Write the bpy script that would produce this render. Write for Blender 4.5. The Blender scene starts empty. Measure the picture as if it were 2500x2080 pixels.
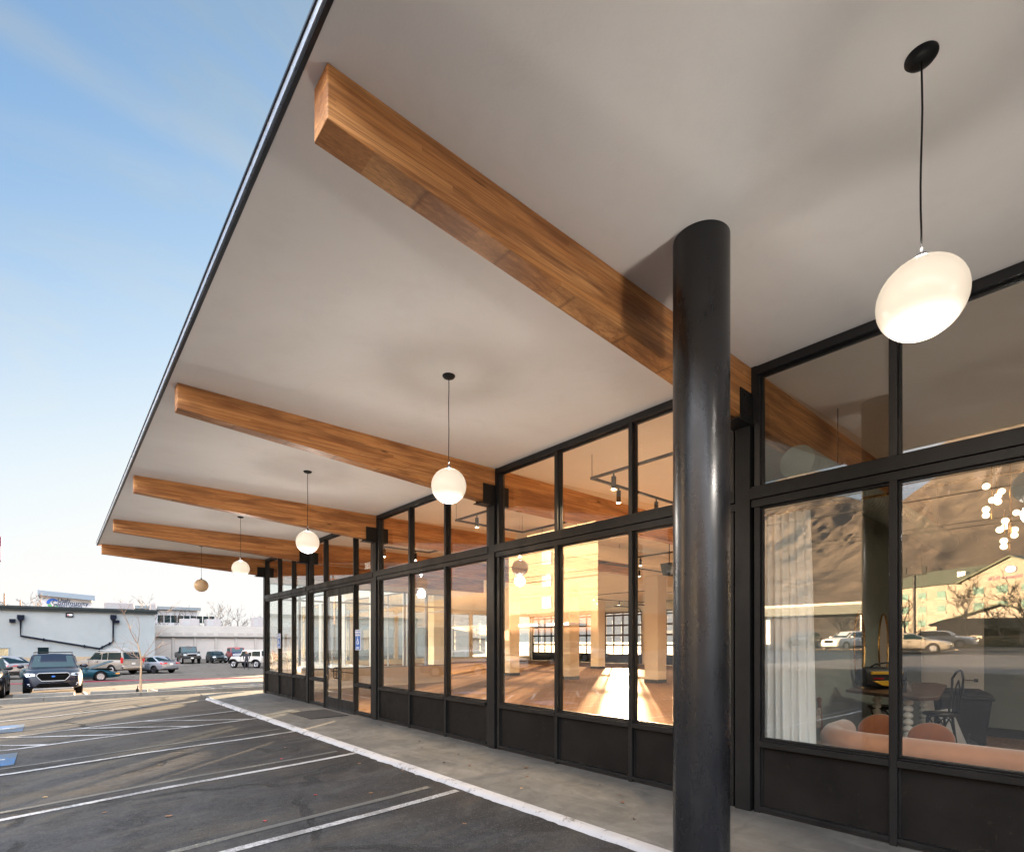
import bpy, bmesh, math, random
from mathutils import Vector, Matrix, noise
R = math.radians
C = bpy.context.scene.collection
SC = bpy.context.scene
random.seed(7)
ORG = {}

# ---------------------------------------------------------------- mesh builder
class MB:
    def __init__(s):
        s.v = []; s.f = []; s.m = []
    def add(s, vs, fs, mi=0):
        n = len(s.v); s.v += [Vector(p) for p in vs]
        s.f += [[i + n for i in f] for f in fs]; s.m += [mi] * len(fs)
        return s
    def box(s, x0, x1, y0, y1, z0, z1, mi=0):
        vs = [(x0,y0,z0),(x1,y0,z0),(x1,y1,z0),(x0,y1,z0),(x0,y0,z1),(x1,y0,z1),(x1,y1,z1),(x0,y1,z1)]
        return s.add(vs, [(0,3,2,1),(4,5,6,7),(0,1,5,4),(1,2,6,5),(2,3,7,6),(3,0,4,7)], mi)
    def hexa(s, b, t, mi=0):
        return s.add(list(b) + list(t), [(0,3,2,1),(4,5,6,7),(0,1,5,4),(1,2,6,5),(2,3,7,6),(3,0,4,7)], mi)
    def cyl(s, p0, p1, r0, r1=None, n=12, caps=True, mi=0):
        p0 = Vector(p0); p1 = Vector(p1); r1 = r0 if r1 is None else r1
        ax = (p1 - p0).normalized(); a = ax.orthogonal().normalized(); b = ax.cross(a)
        vs = []
        for p, r in ((p0, r0), (p1, r1)):
            for i in range(n):
                t = 2 * math.pi * i / n
                vs.append(p + a * (r * math.cos(t)) + b * (r * math.sin(t)))
        fs = [(i, (i+1) % n, n + (i+1) % n, n + i) for i in range(n)]
        if caps: fs += [tuple(range(n-1, -1, -1)), tuple(range(n, 2*n))]
        return s.add(vs, fs, mi)
    def tube(s, pts, rs, n=8, mi=0, caps=True):
        pts = [Vector(p) for p in pts]
        if not isinstance(rs, (list, tuple)): rs = [rs] * len(pts)
        vs = []; prev = None
        for i, p in enumerate(pts):
            d = (pts[min(i+1, len(pts)-1)] - pts[max(i-1, 0)]).normalized()
            a = d.orthogonal().normalized() if prev is None else (prev - d * prev.dot(d)).normalized()
            prev = a; b = d.cross(a)
            for k in range(n):
                t = 2 * math.pi * k / n
                vs.append(p + a * (rs[i] * math.cos(t)) + b * (rs[i] * math.sin(t)))
        fs = []
        for i in range(len(pts) - 1):
            for k in range(n):
                fs.append((i*n+k, i*n+(k+1) % n, (i+1)*n+(k+1) % n, (i+1)*n+k))
        if caps: fs += [tuple(range(n-1, -1, -1)), tuple(range((len(pts)-1)*n, len(pts)*n))]
        return s.add(vs, fs, mi)
    def lathe(s, prof, c=(0,0,0), n=24, mi=0, M=None):
        vs = []; fs = []; c = Vector(c)
        for r, z in prof:
            for k in range(n):
                t = 2 * math.pi * k / n
                p = Vector((r * math.cos(t), r * math.sin(t), z))
                if M: p = M @ p
                vs.append(c + p)
        for i in range(len(prof) - 1):
            for k in range(n):
                fs.append((i*n+k, i*n+(k+1) % n, (i+1)*n+(k+1) % n, (i+1)*n+k))
        if prof[0][0] > 1e-4: fs.append(tuple(range(n-1, -1, -1)))
        if prof[-1][0] > 1e-4: fs.append(tuple(range((len(prof)-1)*n, len(prof)*n)))
        return s.add(vs, fs, mi)
    def sphere(s, c, r, nu=24, nv=14, sc=(1,1,1), mi=0):
        prof = [(max(1e-5, r * math.sin(math.pi * j / nv)), -r * math.cos(math.pi * j / nv)) for j in range(nv + 1)]
        M = Matrix.Diagonal((sc[0], sc[1], sc[2])).to_3x3()
        return s.lathe(prof, c, nu, mi, M)
    def prism(s, poly, ax, a, b, mi=0):
        """poly: 2d points in the two axes other than ax (cyclic order), extruded from a to b along ax"""
        def P(u, v, w):
            return {'x': (w, u, v), 'y': (u, w, v), 'z': (u, v, w)}[ax]
        n = len(poly); vs = [P(u, v, a) for u, v in poly] + [P(u, v, b) for u, v in poly]
        fs = [tuple(range(n-1, -1, -1)), tuple(range(n, 2*n))] + [(i, (i+1) % n, n + (i+1) % n, n + i) for i in range(n)]
        return s.add(vs, fs, mi)
    def slab(s, poly, off, mi=0):
        """planar or near planar 3d polygon thickened by vector off"""
        off = Vector(off); n = len(poly)
        vs = [Vector(p) for p in poly] + [Vector(p) + off for p in poly]
        fs = [tuple(range(n-1, -1, -1)), tuple(range(n, 2*n))] + [(i, (i+1) % n, n + (i+1) % n, n + i) for i in range(n)]
        return s.add(vs, fs, mi)
    def xf(s, M):
        s.v = [M @ p for p in s.v]; return s
    def build(s, name, mats, parent=None, smooth=False, bevel=0, seg=1, ang=35):
        if not isinstance(mats, (list, tuple)): mats = [mats]
        lo = Vector([min(p[i] for p in s.v) for i in range(3)]); hi = Vector([max(p[i] for p in s.v) for i in range(3)])
        c = (lo + hi) / 2
        if parent is None: c.z = lo.z
        me = bpy.data.meshes.new(name)
        me.from_pydata([p - c for p in s.v], [], s.f)
        for m in mats: me.materials.append(m)
        me.polygons.foreach_set('material_index', s.m)
        bm = bmesh.new(); bm.from_mesh(me); bmesh.ops.recalc_face_normals(bm, faces=bm.faces); bm.to_mesh(me); bm.free()
        if smooth:
            me.polygons.foreach_set('use_smooth', [True] * len(me.polygons)); me.set_sharp_from_angle(angle=R(ang))
        me.update()
        o = bpy.data.objects.new(name, me); C.objects.link(o)
        o.location = c - (ORG[parent] if parent else Vector())
        o.parent = parent
        ORG[o] = c
        if bevel:
            b = o.modifiers.new('bevel', 'BEVEL'); b.width = bevel; b.segments = seg; b.limit_method = 'ANGLE'; b.angle_limit = R(40)
            b.harden_normals = False
        return o

def tag(o, label=None, cat=None, group=None, kind=None):
    if label: o['label'] = label
    if cat: o['category'] = cat
    if group: o['group'] = group
    if kind: o['kind'] = kind
    return o
def thing(name, label, cat, loc=(0,0,0), group=None, world=False):
    o = bpy.data.objects.new(name, None); C.objects.link(o); o.empty_display_size = .2
    o.location = loc; ORG[o] = Vector(loc) if world else Vector()
    return tag(o, label, cat, group)
def place(o, loc, rz=0, rx=0, ry=0):
    o.location = loc; o.rotation_euler = (rx, ry, rz); return o
def struct(o): return tag(o, kind='structure')
def copy_tree(o, parent=None):
    c = o.copy(); C.objects.link(c); c.parent = parent
    for ch in list(o.children): copy_tree(ch, c)
    return c

# ---------------------------------------------------------------- materials
def new_mat(name):
    m = bpy.data.materials.new(name); m.use_nodes = True
    nt = m.node_tree; b = nt.nodes['Principled BSDF']
    return m, nt, b
def node(nt, typ, ins=None, **kw):
    n = nt.nodes.new(typ)
    for k, v in kw.items(): setattr(n, k, v)
    if ins:
        for k, v in ins.items():
            sock = n.inputs[k]
            if isinstance(v, bpy.types.NodeSocket): nt.links.new(v, sock)
            else: sock.default_value = v
    return n
def rgba(c): return (c[0], c[1], c[2], 1)
def ramp(nt, fac, stops, interp='LINEAR'):
    n = nt.nodes.new('ShaderNodeValToRGB'); nt.links.new(fac, n.inputs[0]); cr = n.color_ramp; cr.interpolation = interp
    while len(cr.elements) > 1: cr.elements.remove(cr.elements[-1])
    cr.elements[0].position = stops[0][0]; cr.elements[0].color = rgba(stops[0][1]) if not isinstance(stops[0][1], (int, float)) else (stops[0][1],)*3 + (1,)
    for p, c in stops[1:]:
        e = cr.elements.new(p); e.color = rgba(c) if not isinstance(c, (int, float)) else (c, c, c, 1)
    return n.outputs[0]
def mix(nt, f, a, b, mode='MIX'):
    n = nt.nodes.new('ShaderNodeMix'); n.data_type = 'RGBA'; n.blend_type = mode
    for k, v in ((0, f), (6, a), (7, b)):
        sock = n.inputs[k]
        if isinstance(v, bpy.types.NodeSocket): nt.links.new(v, sock)
        elif isinstance(v, (int, float)): sock.default_value = v if k == 0 else (v, v, v, 1)
        else: sock.default_value = rgba(v)
    return n.outputs[2]
def mth(nt, op, a, b=None, c=None, clamp=False):
    n = nt.nodes.new('ShaderNodeMath'); n.operation = op; n.use_clamp = clamp
    for i, v in enumerate((a, b, c)):
        if v is None: continue
        if isinstance(v, bpy.types.NodeSocket): nt.links.new(v, n.inputs[i])
        else: n.inputs[i].default_value = v
    return n.outputs[0]
def coords(nt, scale=(1,1,1), loc=(0,0,0), rot=(0,0,0), kind='Object'):
    """object coordinates are local to the part; position (world) is used on ground sheets and walls"""
    if kind == 'World':
        src = node(nt, 'ShaderNodeNewGeometry').outputs['Position']
    else:
        src = node(nt, 'ShaderNodeTexCoord').outputs['Object']
    return node(nt, 'ShaderNodeMapping', {'Vector': src, 'Location': loc, 'Rotation': rot, 'Scale': scale}).outputs[0]
def nz(nt, vec, scale, detail=4, rough=.55, dist=0):
    return node(nt, 'ShaderNodeTexNoise', {'Vector': vec, 'Scale': scale, 'Detail': detail, 'Roughness': rough, 'Distortion': dist}).outputs[0]
def bump(nt, b, h, strength=.3, dist=.01):
    n = node(nt, 'ShaderNodeBump', {'Height': h, 'Strength': strength, 'Distance': dist}); nt.links.new(n.outputs[0], b.inputs['Normal'])
def setc(nt, b, c, key='Base Color'):
    if isinstance(c, bpy.types.NodeSocket): nt.links.new(c, b.inputs[key])
    elif isinstance(c, (int, float)): b.inputs[key].default_value = c
    else: b.inputs[key].default_value = rgba(c)

def simple(name, col, rough=.5, metal=0, var=.12, scale=6, bmp=0, bscale=80, spec=.5, coat=0, kind='Object', sheen=0):
    m, nt, b = new_mat(name)
    v = coords(nt, kind=kind)
    n1 = nz(nt, v, scale, 5, .6)
    lo = tuple(c * (1 - var) for c in col); hi = tuple(min(1, c * (1 + var)) for c in col)
    setc(nt, b, ramp(nt, n1, [(.3, lo), (.7, hi)]))
    rr = ramp(nt, nz(nt, v, scale * 2.3, 3), [(.3, max(.02, rough * .85)), (.7, min(1, rough * 1.15))])
    nt.links.new(rr, b.inputs['Roughness'])
    b.inputs['Metallic'].default_value = metal; b.inputs['Specular IOR Level'].default_value = spec
    b.inputs['Coat Weight'].default_value = coat; b.inputs['Coat Roughness'].default_value = .05
    b.inputs['Sheen Weight'].default_value = sheen
    if bmp: bump(nt, b, nz(nt, v, bscale, 3), bmp, .004)
    return m
def emit(name, col, st):
    m, nt, b = new_mat(name)
    setc(nt, b, (.8, .8, .8)); setc(nt, b, col, 'Emission Color'); b.inputs['Emission Strength'].default_value = st
    b.inputs['Roughness'].default_value = .3
    return m

def glass(name, f0=.08, tint=(.93, .95, .93), rough=0.0, wav=.0):
    """thin architectural pane: Schlick mix of straight transmission and mirror reflection on each face"""
    m = bpy.data.materials.new(name); m.use_nodes = True; nt = m.node_tree; nt.nodes.clear()
    out = node(nt, 'ShaderNodeOutputMaterial')
    g = node(nt, 'ShaderNodeNewGeometry')
    dot = node(nt, 'ShaderNodeVectorMath', {0: g.outputs['Incoming'], 1: g.outputs['Normal']}, operation='DOT_PRODUCT').outputs['Value']
    c = mth(nt, 'SUBTRACT', 1.0, mth(nt, 'ABSOLUTE', dot), clamp=True)
    p5 = mth(nt, 'POWER', c, 5.0)
    f = mth(nt, 'ADD', f0, mth(nt, 'MULTIPLY', p5, 1 - f0), clamp=True)
    tr = node(nt, 'ShaderNodeBsdfTransparent', {'Color': rgba(tint)})
    gl = node(nt, 'ShaderNodeBsdfGlossy', {'Color': (1, 1, 1, 1), 'Roughness': rough})
    if wav:
        v = coords(nt, kind='World')
        bn = node(nt, 'ShaderNodeBump', {'Height': nz(nt, v, .8, 1), 'Strength': wav, 'Distance': .02})
        nt.links.new(bn.outputs[0], gl.inputs['Normal'])
    mx = node(nt, 'ShaderNodeMixShader', {0: f, 1: tr.outputs[0], 2: gl.outputs[0]})
    nt.links.new(mx.outputs[0], out.inputs[0])
    return m
# ---------------------------------------------------------------- the materials of the place
def m_asphalt():
    m, nt, b = new_mat('asphalt'); v = coords(nt, kind='World')
    big = nz(nt, v, .35, 5, .6, .4); med = nz(nt, v, 2.2, 6, .65, .3); fine = nz(nt, v, 140, 2, .6)
    sk = coords(nt, (.35, 2.2, 1), kind='World'); streak = nz(nt, sk, 1.1, 5, .6, .5)
    c = ramp(nt, big, [(.3, (.031, .033, .037)), (.7, (.050, .051, .053))])
    c = mix(nt, ramp(nt, med, [(.38, .9), (.6, .0)]), c, (.019, .0195, .021))
    c = mix(nt, ramp(nt, nz(nt, v, 11, 5, .7), [(.45, 0), (.62, .5)]), c, (.058, .058, .057))
    c = mix(nt, ramp(nt, nz(nt, coords(nt, (.5, 1.6, 1), (7, 3, 0), kind='World'), .8, 5, .6, .8), [(.52, 0), (.68, .75)]), c, (.055, .049, .040))
    c = mix(nt, ramp(nt, streak, [(.5, 0), (.72, .5)]), c, (.085, .076, .062))
    # dark oil and tyre stains close to the kerb
    sx = node(nt, 'ShaderNodeSeparateXYZ', {0: node(nt, 'ShaderNodeNewGeometry').outputs['Position']})
    near = ramp(nt, mth(nt, 'MULTIPLY', mth(nt, 'SUBTRACT', 3.6, sx.outputs[0]), .3), [(.02, 1), (.75, 0)])
    oil = mth(nt, 'MULTIPLY', ramp(nt, nz(nt, coords(nt, (.8, 1.3, 1), (3, 1, 0), kind='World'), 1.15, 5, .62, .8), [(.42, 0), (.55, .97)]), near)
    c = mix(nt, oil, c, (.022, .021, .021))
    rust = mth(nt, 'MULTIPLY', ramp(nt, nz(nt, v, .9, 4, .6, .3), [(.52, 0), (.72, .55)]), near)
    c = mix(nt, rust, c, (.06, .042, .03))
    old = ramp(nt, mth(nt, 'MULTIPLY', mth(nt, 'ADD', sx.outputs[1], mth(nt, 'MULTIPLY', nz(nt, v, .5, 4), 6)), .03), [(.42, 0), (.62, 1)])
    c = mix(nt, old, c, mix(nt, .72, c, (.125, .108, .09)))
    # cracks: thin winding lines, only in some areas
    wv = node(nt, 'ShaderNodeMix', {'Factor': .35}); wv.data_type = 'VECTOR'
    nt.links.new(coords(nt, kind='World'), wv.inputs[4]); nt.links.new(node(nt, 'ShaderNodeTexNoise', {'Vector': v, 'Scale': 1.5, 'Detail': 5}).outputs[1], wv.inputs[5])
    vo = node(nt, 'ShaderNodeTexVoronoi', {'Vector': wv.outputs[1], 'Scale': .55}, feature='DISTANCE_TO_EDGE').outputs[0]
    cr = ramp(nt, vo, [(.0, 1), (.012, .9), (.022, 0)])
    cr = mth(nt, 'MULTIPLY', cr, ramp(nt, nz(nt, v, .6, 3), [(.45, 0), (.52, 1)]))
    c = mix(nt, cr, c, (.02, .02, .02))
    # aggregate, drips
    c = mix(nt, ramp(nt, nz(nt, v, 42, 3, .6), [(.57, 0), (.68, .45)]), c, (.085, .083, .08))
    c = mix(nt, ramp(nt, nz(nt, v, 33, 3, .6), [(.3, .5), (.42, 0)]), c, (.014, .014, .015))
    dr = node(nt, 'ShaderNodeTexVoronoi', {'Vector': wv.outputs[1], 'Scale': 1.7}).outputs[0]
    c = mix(nt, mth(nt, 'MULTIPLY', ramp(nt, dr, [(.05, .8), (.085, 0)]), ramp(nt, nz(nt, v, .7, 2), [(.45, 0), (.55, 1)])), c, (.012, .012, .012))
    c = mix(nt, ramp(nt, fine, [(.35, .55), (.5, 0)]), c, (.05, .05, .05))
    c = mix(nt, ramp(nt, nz(nt, v, 95, 2), [(.6, 0), (.75, .5)]), c, (.18, .17, .16))
    setc(nt, b, c); b.inputs['Roughness'].default_value = .95; b.inputs['Specular IOR Level'].default_value = .08
    h = mth(nt, 'ADD', mth(nt, 'MULTIPLY', fine, .6), mth(nt, 'MULTIPLY', cr, -3)); bump(nt, b, h, .55, .006)
    return m
def m_concrete(name='concrete', lo=(.085, .084, .080), hi=(.145, .142, .134), dirt=.7):
    m, nt, b = new_mat(name); v = coords(nt, kind='World')
    c = ramp(nt, nz(nt, v, .8, 6, .62, .5), [(.3, lo), (.7, hi)])
    c = mix(nt, ramp(nt, nz(nt, v, 3.1, 6, .7, .6), [(.42, 0), (.62, dirt)]), c, tuple(x * .8 for x in lo))
    c = mix(nt, ramp(nt, nz(nt, coords(nt, (2.2, .5, 1), kind='World'), 2.1, 6, .7, .4), [(.55, 0), (.7, .5)]), c, (.19, .187, .178))
    c = mix(nt, ramp(nt, nz(nt, v, 26, 3), [(.66, 0), (.72, .6)]), c, (.09, .08, .07))
    setc(nt, b, c); b.inputs['Roughness'].default_value = .8; b.inputs['Specular IOR Level'].default_value = .3
    bump(nt, b, nz(nt, v, 60, 4, .7), .25, .004)
    return m
def m_paint(name, col, wear=.45, under=(.1, .1, .1), sc=18):
    m, nt, b = new_mat(name); v = coords(nt, kind='World')
    c = mix(nt, ramp(nt, nz(nt, v, 5, 5), [(.3, 0), (.7, .35)]), col, tuple(x * .72 for x in col))
    k = mth(nt, 'ADD', mth(nt, 'MULTIPLY', nz(nt, v, sc, 6, .75), .7), mth(nt, 'MULTIPLY', nz(nt, v, 1.6, 3), .45))
    c = mix(nt, ramp(nt, k, [(wear, 1), (wear + .07, 0)]), c, under)
    setc(nt, b, c); b.inputs['Roughness'].default_value = .75
    bump(nt, b, nz(nt, v, 120, 3), .3, .003)
    return m
def m_wood(name='glulam', ax=0):
    """laminated beam: boards stacked in z, grain along x, with knots and joints"""
    m, nt, b = new_mat(name); v = coords(nt, kind='World')
    s = node(nt, 'ShaderNodeSeparateXYZ', {0: v})
    lay = mth(nt, 'FLOOR', mth(nt, 'MULTIPLY', s.outputs[2], 26.3))
    cell = mth(nt, 'FLOOR', mth(nt, 'ADD', mth(nt, 'MULTIPLY', s.outputs[0], .55), mth(nt, 'MULTIPLY', lay, .37)))
    key = node(nt, 'ShaderNodeCombineXYZ', {0: cell, 1: lay, 2: mth(nt, 'FLOOR', mth(nt, 'MULTIPLY', s.outputs[1], .9))}).outputs[0]
    wn = node(nt, 'ShaderNodeTexWhiteNoise', {'Vector': key}).outputs[0]
    offs = node(nt, 'ShaderNodeVectorMath', {0: node(nt, 'ShaderNodeMapping', {'Vector': v, 'Scale': (.55, 9, 22)}).outputs[0], 1: node(nt, 'ShaderNodeVectorMath', {0: key, 3: 3.7}, operation='SCALE').outputs[0]}, operation='ADD').outputs[0]
    grain = nz(nt, offs, 1.6, 7, .68, .9)
    fineg = nz(nt, node(nt, 'ShaderNodeMapping', {'Vector': offs, 'Scale': (1.2, 6, 6)}).outputs[0], 3, 4, .7)
    c = ramp(nt, wn, [(0, (.58, .245, .075)), (.35, (.68, .32, .105)), (.7, (.74, .375, .14)), (1, (.64, .285, .09))])
    c = mix(nt, ramp(nt, grain, [(.40, .7), (.54, 0)]), c, (.30, .11, .034))
    c = mix(nt, ramp(nt, fineg, [(.35, .45), (.6, 0)]), c, (.16, .06, .02))
    stain = nz(nt, node(nt, 'ShaderNodeMapping', {'Vector': v, 'Scale': (.7, 2, 5)}).outputs[0], 1.4, 4, .6, .5)
    c = mix(nt, ramp(nt, stain, [(.45, 0), (.64, .75)]), c, (.19, .068, .024))
    kn = node(nt, 'ShaderNodeTexVoronoi', {'Vector': node(nt, 'ShaderNodeMapping', {'Vector': v, 'Scale': (1.1, 3, 4.2)}).outputs[0], 'Scale': 1.0}).outputs[0]
    c = mix(nt, ramp(nt, kn, [(.04, .95), (.09, 0)]), c, (.06, .022, .01))
    ck = nz(nt, node(nt, 'ShaderNodeMapping', {'Vector': v, 'Scale': (1.2, 20, 45)}).outputs[0], 1.5, 3, .5, .3)
    c = mix(nt, ramp(nt, ck, [(.70, 0), (.74, .8)]), c, (.05, .02, .01))
    seam = mth(nt, 'ABSOLUTE', mth(nt, 'SUBTRACT', mth(nt, 'FRACT', mth(nt, 'MULTIPLY', s.outputs[2], 26.3)), .5))
    sm = ramp(nt, seam, [(.46, 0), (.5, .55)])
    c = mix(nt, sm, c, (.13, .05, .018))
    setc(nt, b, c); b.inputs['Roughness'].default_value = .5; b.inputs['Specular IOR Level'].default_value = .35
    bump(nt, b, mth(nt, 'SUBTRACT', fineg, mth(nt, 'MULTIPLY', sm, .6)), .25, .003)
    return m
def m_soffit():
    m, nt, b = new_mat('soffit_stucco'); v = coords(nt, kind='World')
    c = ramp(nt, nz(nt, v, .45, 5, .6, .6), [(.3, (.82, .79, .75)), (.7, (.88, .86, .83))])
    c = mix(nt, ramp(nt, nz(nt, v, 2.5, 5, .7, .3), [(.5, 0), (.75, .25)]), c, (.70, .67, .64))
    setc(nt, b, c); b.inputs['Roughness'].default_value = .85; b.inputs['Specular IOR Level'].default_value = .2
    bump(nt, b, nz(nt, v, 55, 4, .7), .3, .004)
    return m
def m_blackpaint(name, col=(.012, .012, .013), rough=.3, bmp=.35, bs=130, streak=True, spec=.5, low=.5):
    m, nt, b = new_mat(name); v = coords(nt, kind='World')
    c = ramp(nt, nz(nt, v, 3, 5, .65), [(.3, tuple(x * .8 for x in col)), (.7, tuple(x * 1.5 for x in col))])
    if streak:
        c = mix(nt, ramp(nt, nz(nt, v, 40, 3), [(.74, 0), (.8, .7)]), c, tuple(min(1, x * 9 + .03) for x in col))
    setc(nt, b, c)
    rr = ramp(nt, nz(nt, coords(nt, (1, 1, .35), kind='World'), 5, 5, .7), [(.3, rough * .75), (.75, rough * 1.5)])
    nt.links.new(rr, b.inputs['Roughness']); b.inputs['Specular IOR Level'].default_value = spec
    h = mth(nt, 'ADD', mth(nt, 'MULTIPLY', nz(nt, v, bs, 3), .5), mth(nt, 'MULTIPLY', nz(nt, v, 9, 4), low))
    bump(nt, b, h, bmp, .0035)
    return m
def m_kick():
    m, nt, b = new_mat('kick_panel_paint'); v = coords(nt, kind='World')
    c = ramp(nt, nz(nt, v, 1.6, 6, .65, .4), [(.3, (.0065, .0062, .006)), (.7, (.014, .013, .0125))])
    c = mix(nt, ramp(nt, nz(nt, v, 6, 6, .75, 1), [(.6, 0), (.75, .35)]), c, (.075, .065, .052))
    c = mix(nt, ramp(nt, nz(nt, coords(nt, (1, 1, 1.4), kind='World'), 30, 3), [(.72, 0), (.8, .6)]), c, (.13, .12, .11))
    setc(nt, b, c); nt.links.new(ramp(nt, nz(nt, v, 4, 5, .7), [(.3, .4), (.7, .65)]), b.inputs['Roughness']); b.inputs['Specular IOR Level'].default_value = .1
    bump(nt, b, nz(nt, v, 18, 4), .08, .004)
    return m
def m_floor():
    m, nt, b = new_mat('wood_floor'); v = coords(nt, kind='World')
    br = node(nt, 'ShaderNodeTexBrick', {'Vector': node(nt, 'ShaderNodeMapping', {'Vector': v, 'Rotation': (0, 0, R(-40))}).outputs[0], 'Color1': rgba((.27, .165, .10)), 'Color2': rgba((.33, .205, .13)), 'Mortar': rgba((.18, .105, .06)), 'Scale': 1, 'Mortar Size': .004, 'Brick Width': 1.4, 'Row Height': .14})
    br.offset = .37
    c = mix(nt, ramp(nt, nz(nt, coords(nt, (1, 7, 1), rot=(0, 0, R(-40)), kind='World'), 3, 6, .7, .5), [(.35, .5), (.6, 0)]), br.outputs[0], (.12, .07, .04))
    setc(nt, b, c); nt.links.new(ramp(nt, nz(nt, v, 2.5, 4), [(.3, .36), (.7, .5)]), b.inputs['Roughness'])
    b.inputs['Specular IOR Level'].default_value = 0
    g_ = node(nt, 'ShaderNodeBsdfGlossy', {'Color': (1, .9, .8, 1), 'Roughness': .22}); mx = node(nt, 'ShaderNodeMixShader', {0: .045, 1: b.outputs[0], 2: g_.outputs[0]})
    nt.links.new(mx.outputs[0], nt.nodes['Material Output'].inputs[0])
    return m
def m_block(name, c1, c2, mortar, w=.4, h=.2, ax='y', ms=.01):
    m, nt, b = new_mat(name)
    rot = (R(90), 0, 0) if ax == 'y' else (R(90), 0, R(90))
    v = node(nt, 'ShaderNodeNewGeometry').outputs['Position']; s = node(nt, 'ShaderNodeSeparateXYZ', {0: v})
    uv = node(nt, 'ShaderNodeCombineXYZ', {0: s.outputs[0] if ax == 'y' else s.outputs[1], 1: s.outputs[2]}).outputs[0]
    br = node(nt, 'ShaderNodeTexBrick', {'Vector': uv, 'Color1': rgba(c1), 'Color2': rgba(c2), 'Mortar': rgba(mortar), 'Scale': 1, 'Mortar Size': ms, 'Brick Width': w, 'Row Height': h})
    c = mix(nt, ramp(nt, nz(nt, v, .5, 5, .6), [(.4, 0), (.7, .25)]), br.outputs[0], tuple(x * .75 for x in c1))
    setc(nt, b, c); b.inputs['Roughness'].default_value = .85
    bump(nt, b, br.outputs[1], -.3, .01)
    return m

M = {}
M['asphalt'] = m_asphalt()
M['concrete'] = m_concrete()
M['kerbgrey'] = m_concrete('kerb_concrete', (.11, .107, .098), (.17, .163, .145), .4)
M['white_kerb'] = m_paint('white_kerb_paint', (.35, .355, .37), .47, (.12, .118, .11), 9)
M['white_line'] = m_paint('white_line_paint', (.31, .315, .325), .53, (.13, .13, .13), 30)
M['old_line'] = m_paint('faded_yellow_line_paint', (.20, .18, .135), .62, (.06, .06, .057), 40)
M['faint_line'] = m_paint('ghost_line_paint', (.15, .14, .11), .6, (.06, .06, .06), 40)
M['blue_line'] = m_paint('blue_marking_paint', (.012, .075, .19), .53, (.05, .06, .065), 30)
M['red_paint'] = m_paint('red_kerb_paint', (.20, .014, .035), .42, (.2, .15, .14))
M['wood'] = m_wood()
M['soffit'] = m_soffit()
M['ceiling'] = simple('ceiling_paint', (.86, .80, .71), .8, var=.05, scale=1, kind='World')
M['column'] = m_blackpaint('column_paint', (.0085, .009, .0105), .27, .3, 80, low=.06)
M['frame'] = m_blackpaint('frame_paint', (.0075, .0080, .0085), .42, .12, 60, spec=.25)
M['frame_top'] = m_blackpaint('upper_frame_paint', (.008, .008, .009), .42, .2, 60)
M['kick'] = m_kick()
M['glass'] = glass('window_glass', .105, (.95, .96, .94), wav=.018)
M['farglass'] = glass('far_window_glass', .06, (.95, .97, .96))
def m_carglass():
    m, nt, b = new_mat('car_glass'); setc(nt, b, (.006, .014, .017)); b.inputs['Specular IOR Level'].default_value = 0; b.inputs['Roughness'].default_value = .6
    g_ = node(nt, 'ShaderNodeBsdfGlossy', {'Color': (.45, .62, .68, 1), 'Roughness': .04}); fr_ = ramp(nt, node(nt, 'ShaderNodeLayerWeight', {'Blend': .5}).outputs['Facing'], [(.0, .05), (.6, .09), (1, .5)])
    mx = node(nt, 'ShaderNodeMixShader', {0: fr_, 1: b.outputs[0], 2: g_.outputs[0]}); nt.links.new(mx.outputs[0], nt.nodes['Material Output'].inputs[0]); return m
M['carglass'] = m_carglass()
M['fascia'] = simple('fascia_metal', (.62, .66, .72), .3, .6, kind='World')
M['fascia_dark'] = simple('fascia_trim', (.012, .014, .02), .4, kind='World')
M['floor'] = m_floor()
M['wallwarm'] = simple('warm_white_wall', (.80, .725, .61), .8, var=.05, scale=1, kind='World')
M['wallgreen'] = simple('sage_wall', (.20, .235, .215), .75, var=.06, scale=1, kind='World')
M['black'] = simple('black_metal', (.008, .008, .008), .45, spec=.25)
M['blackplastic'] = simple('black_plastic', (.012, .0125, .014), .55, bmp=.2, spec=.25)
M['globe'] = emit('lit_opal_glass', (1, .84, .63), .04)
setc(M['globe'].node_tree, M['globe'].node_tree.nodes['Principled BSDF'], (.3, .28, .26))
_nt = M['globe'].node_tree; _lw = node(_nt, 'ShaderNodeLayerWeight', {'Blend': .5}).outputs['Facing']
_nt.links.new(mth(_nt, 'MULTIPLY', mth(_nt, 'SUBTRACT', 1.0, mth(_nt, 'MULTIPLY', mth(_nt, 'POWER', _lw, 2.0), .4)), .035), _nt.nodes['Principled BSDF'].inputs['Emission Strength'])
M['globe_off'] = simple('unlit_opal_glass', (.80, .58, .34), .25, var=.03)
M['smallglobe'] = emit('small_lit_globe', (1, .72, .42), .3)
M['doorglass'] = glass('overhead_door_glass', .06, (.78, .78, .78))
M['bulb'] = emit('lit_spot_lens', (1, .78, .45), 12)
M['brass'] = simple('brass', (.6, .36, .12), .25, 1)
M['chrome'] = simple('chrome', (.7, .7, .72), .12, 1)
M['stucco'] = simple('pale_blue_stucco', (.26, .29, .30), .85, var=.05, scale=.6, bmp=.3, bscale=9, kind='World')
M['cream'] = simple('cream_block', (.36, .33, .30), .85, var=.05, scale=.6, kind='World')
M['tan'] = simple('tan_base', (.33, .26, .18), .85, kind='World')
M['darktrim'] = simple('dark_green_trim', (.03, .038, .04), .6, spec=.1, kind='World')
M['navy'] = simple('navy_metal', (.004, .007, .016), .6, spec=.1, kind='World')
M['grey'] = simple('grey_metal', (.33, .34, .35), .55, kind='World')
M['greymetal2'] = simple('roof_unit_metal', (.30, .28, .28), .5, kind='World')
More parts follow.
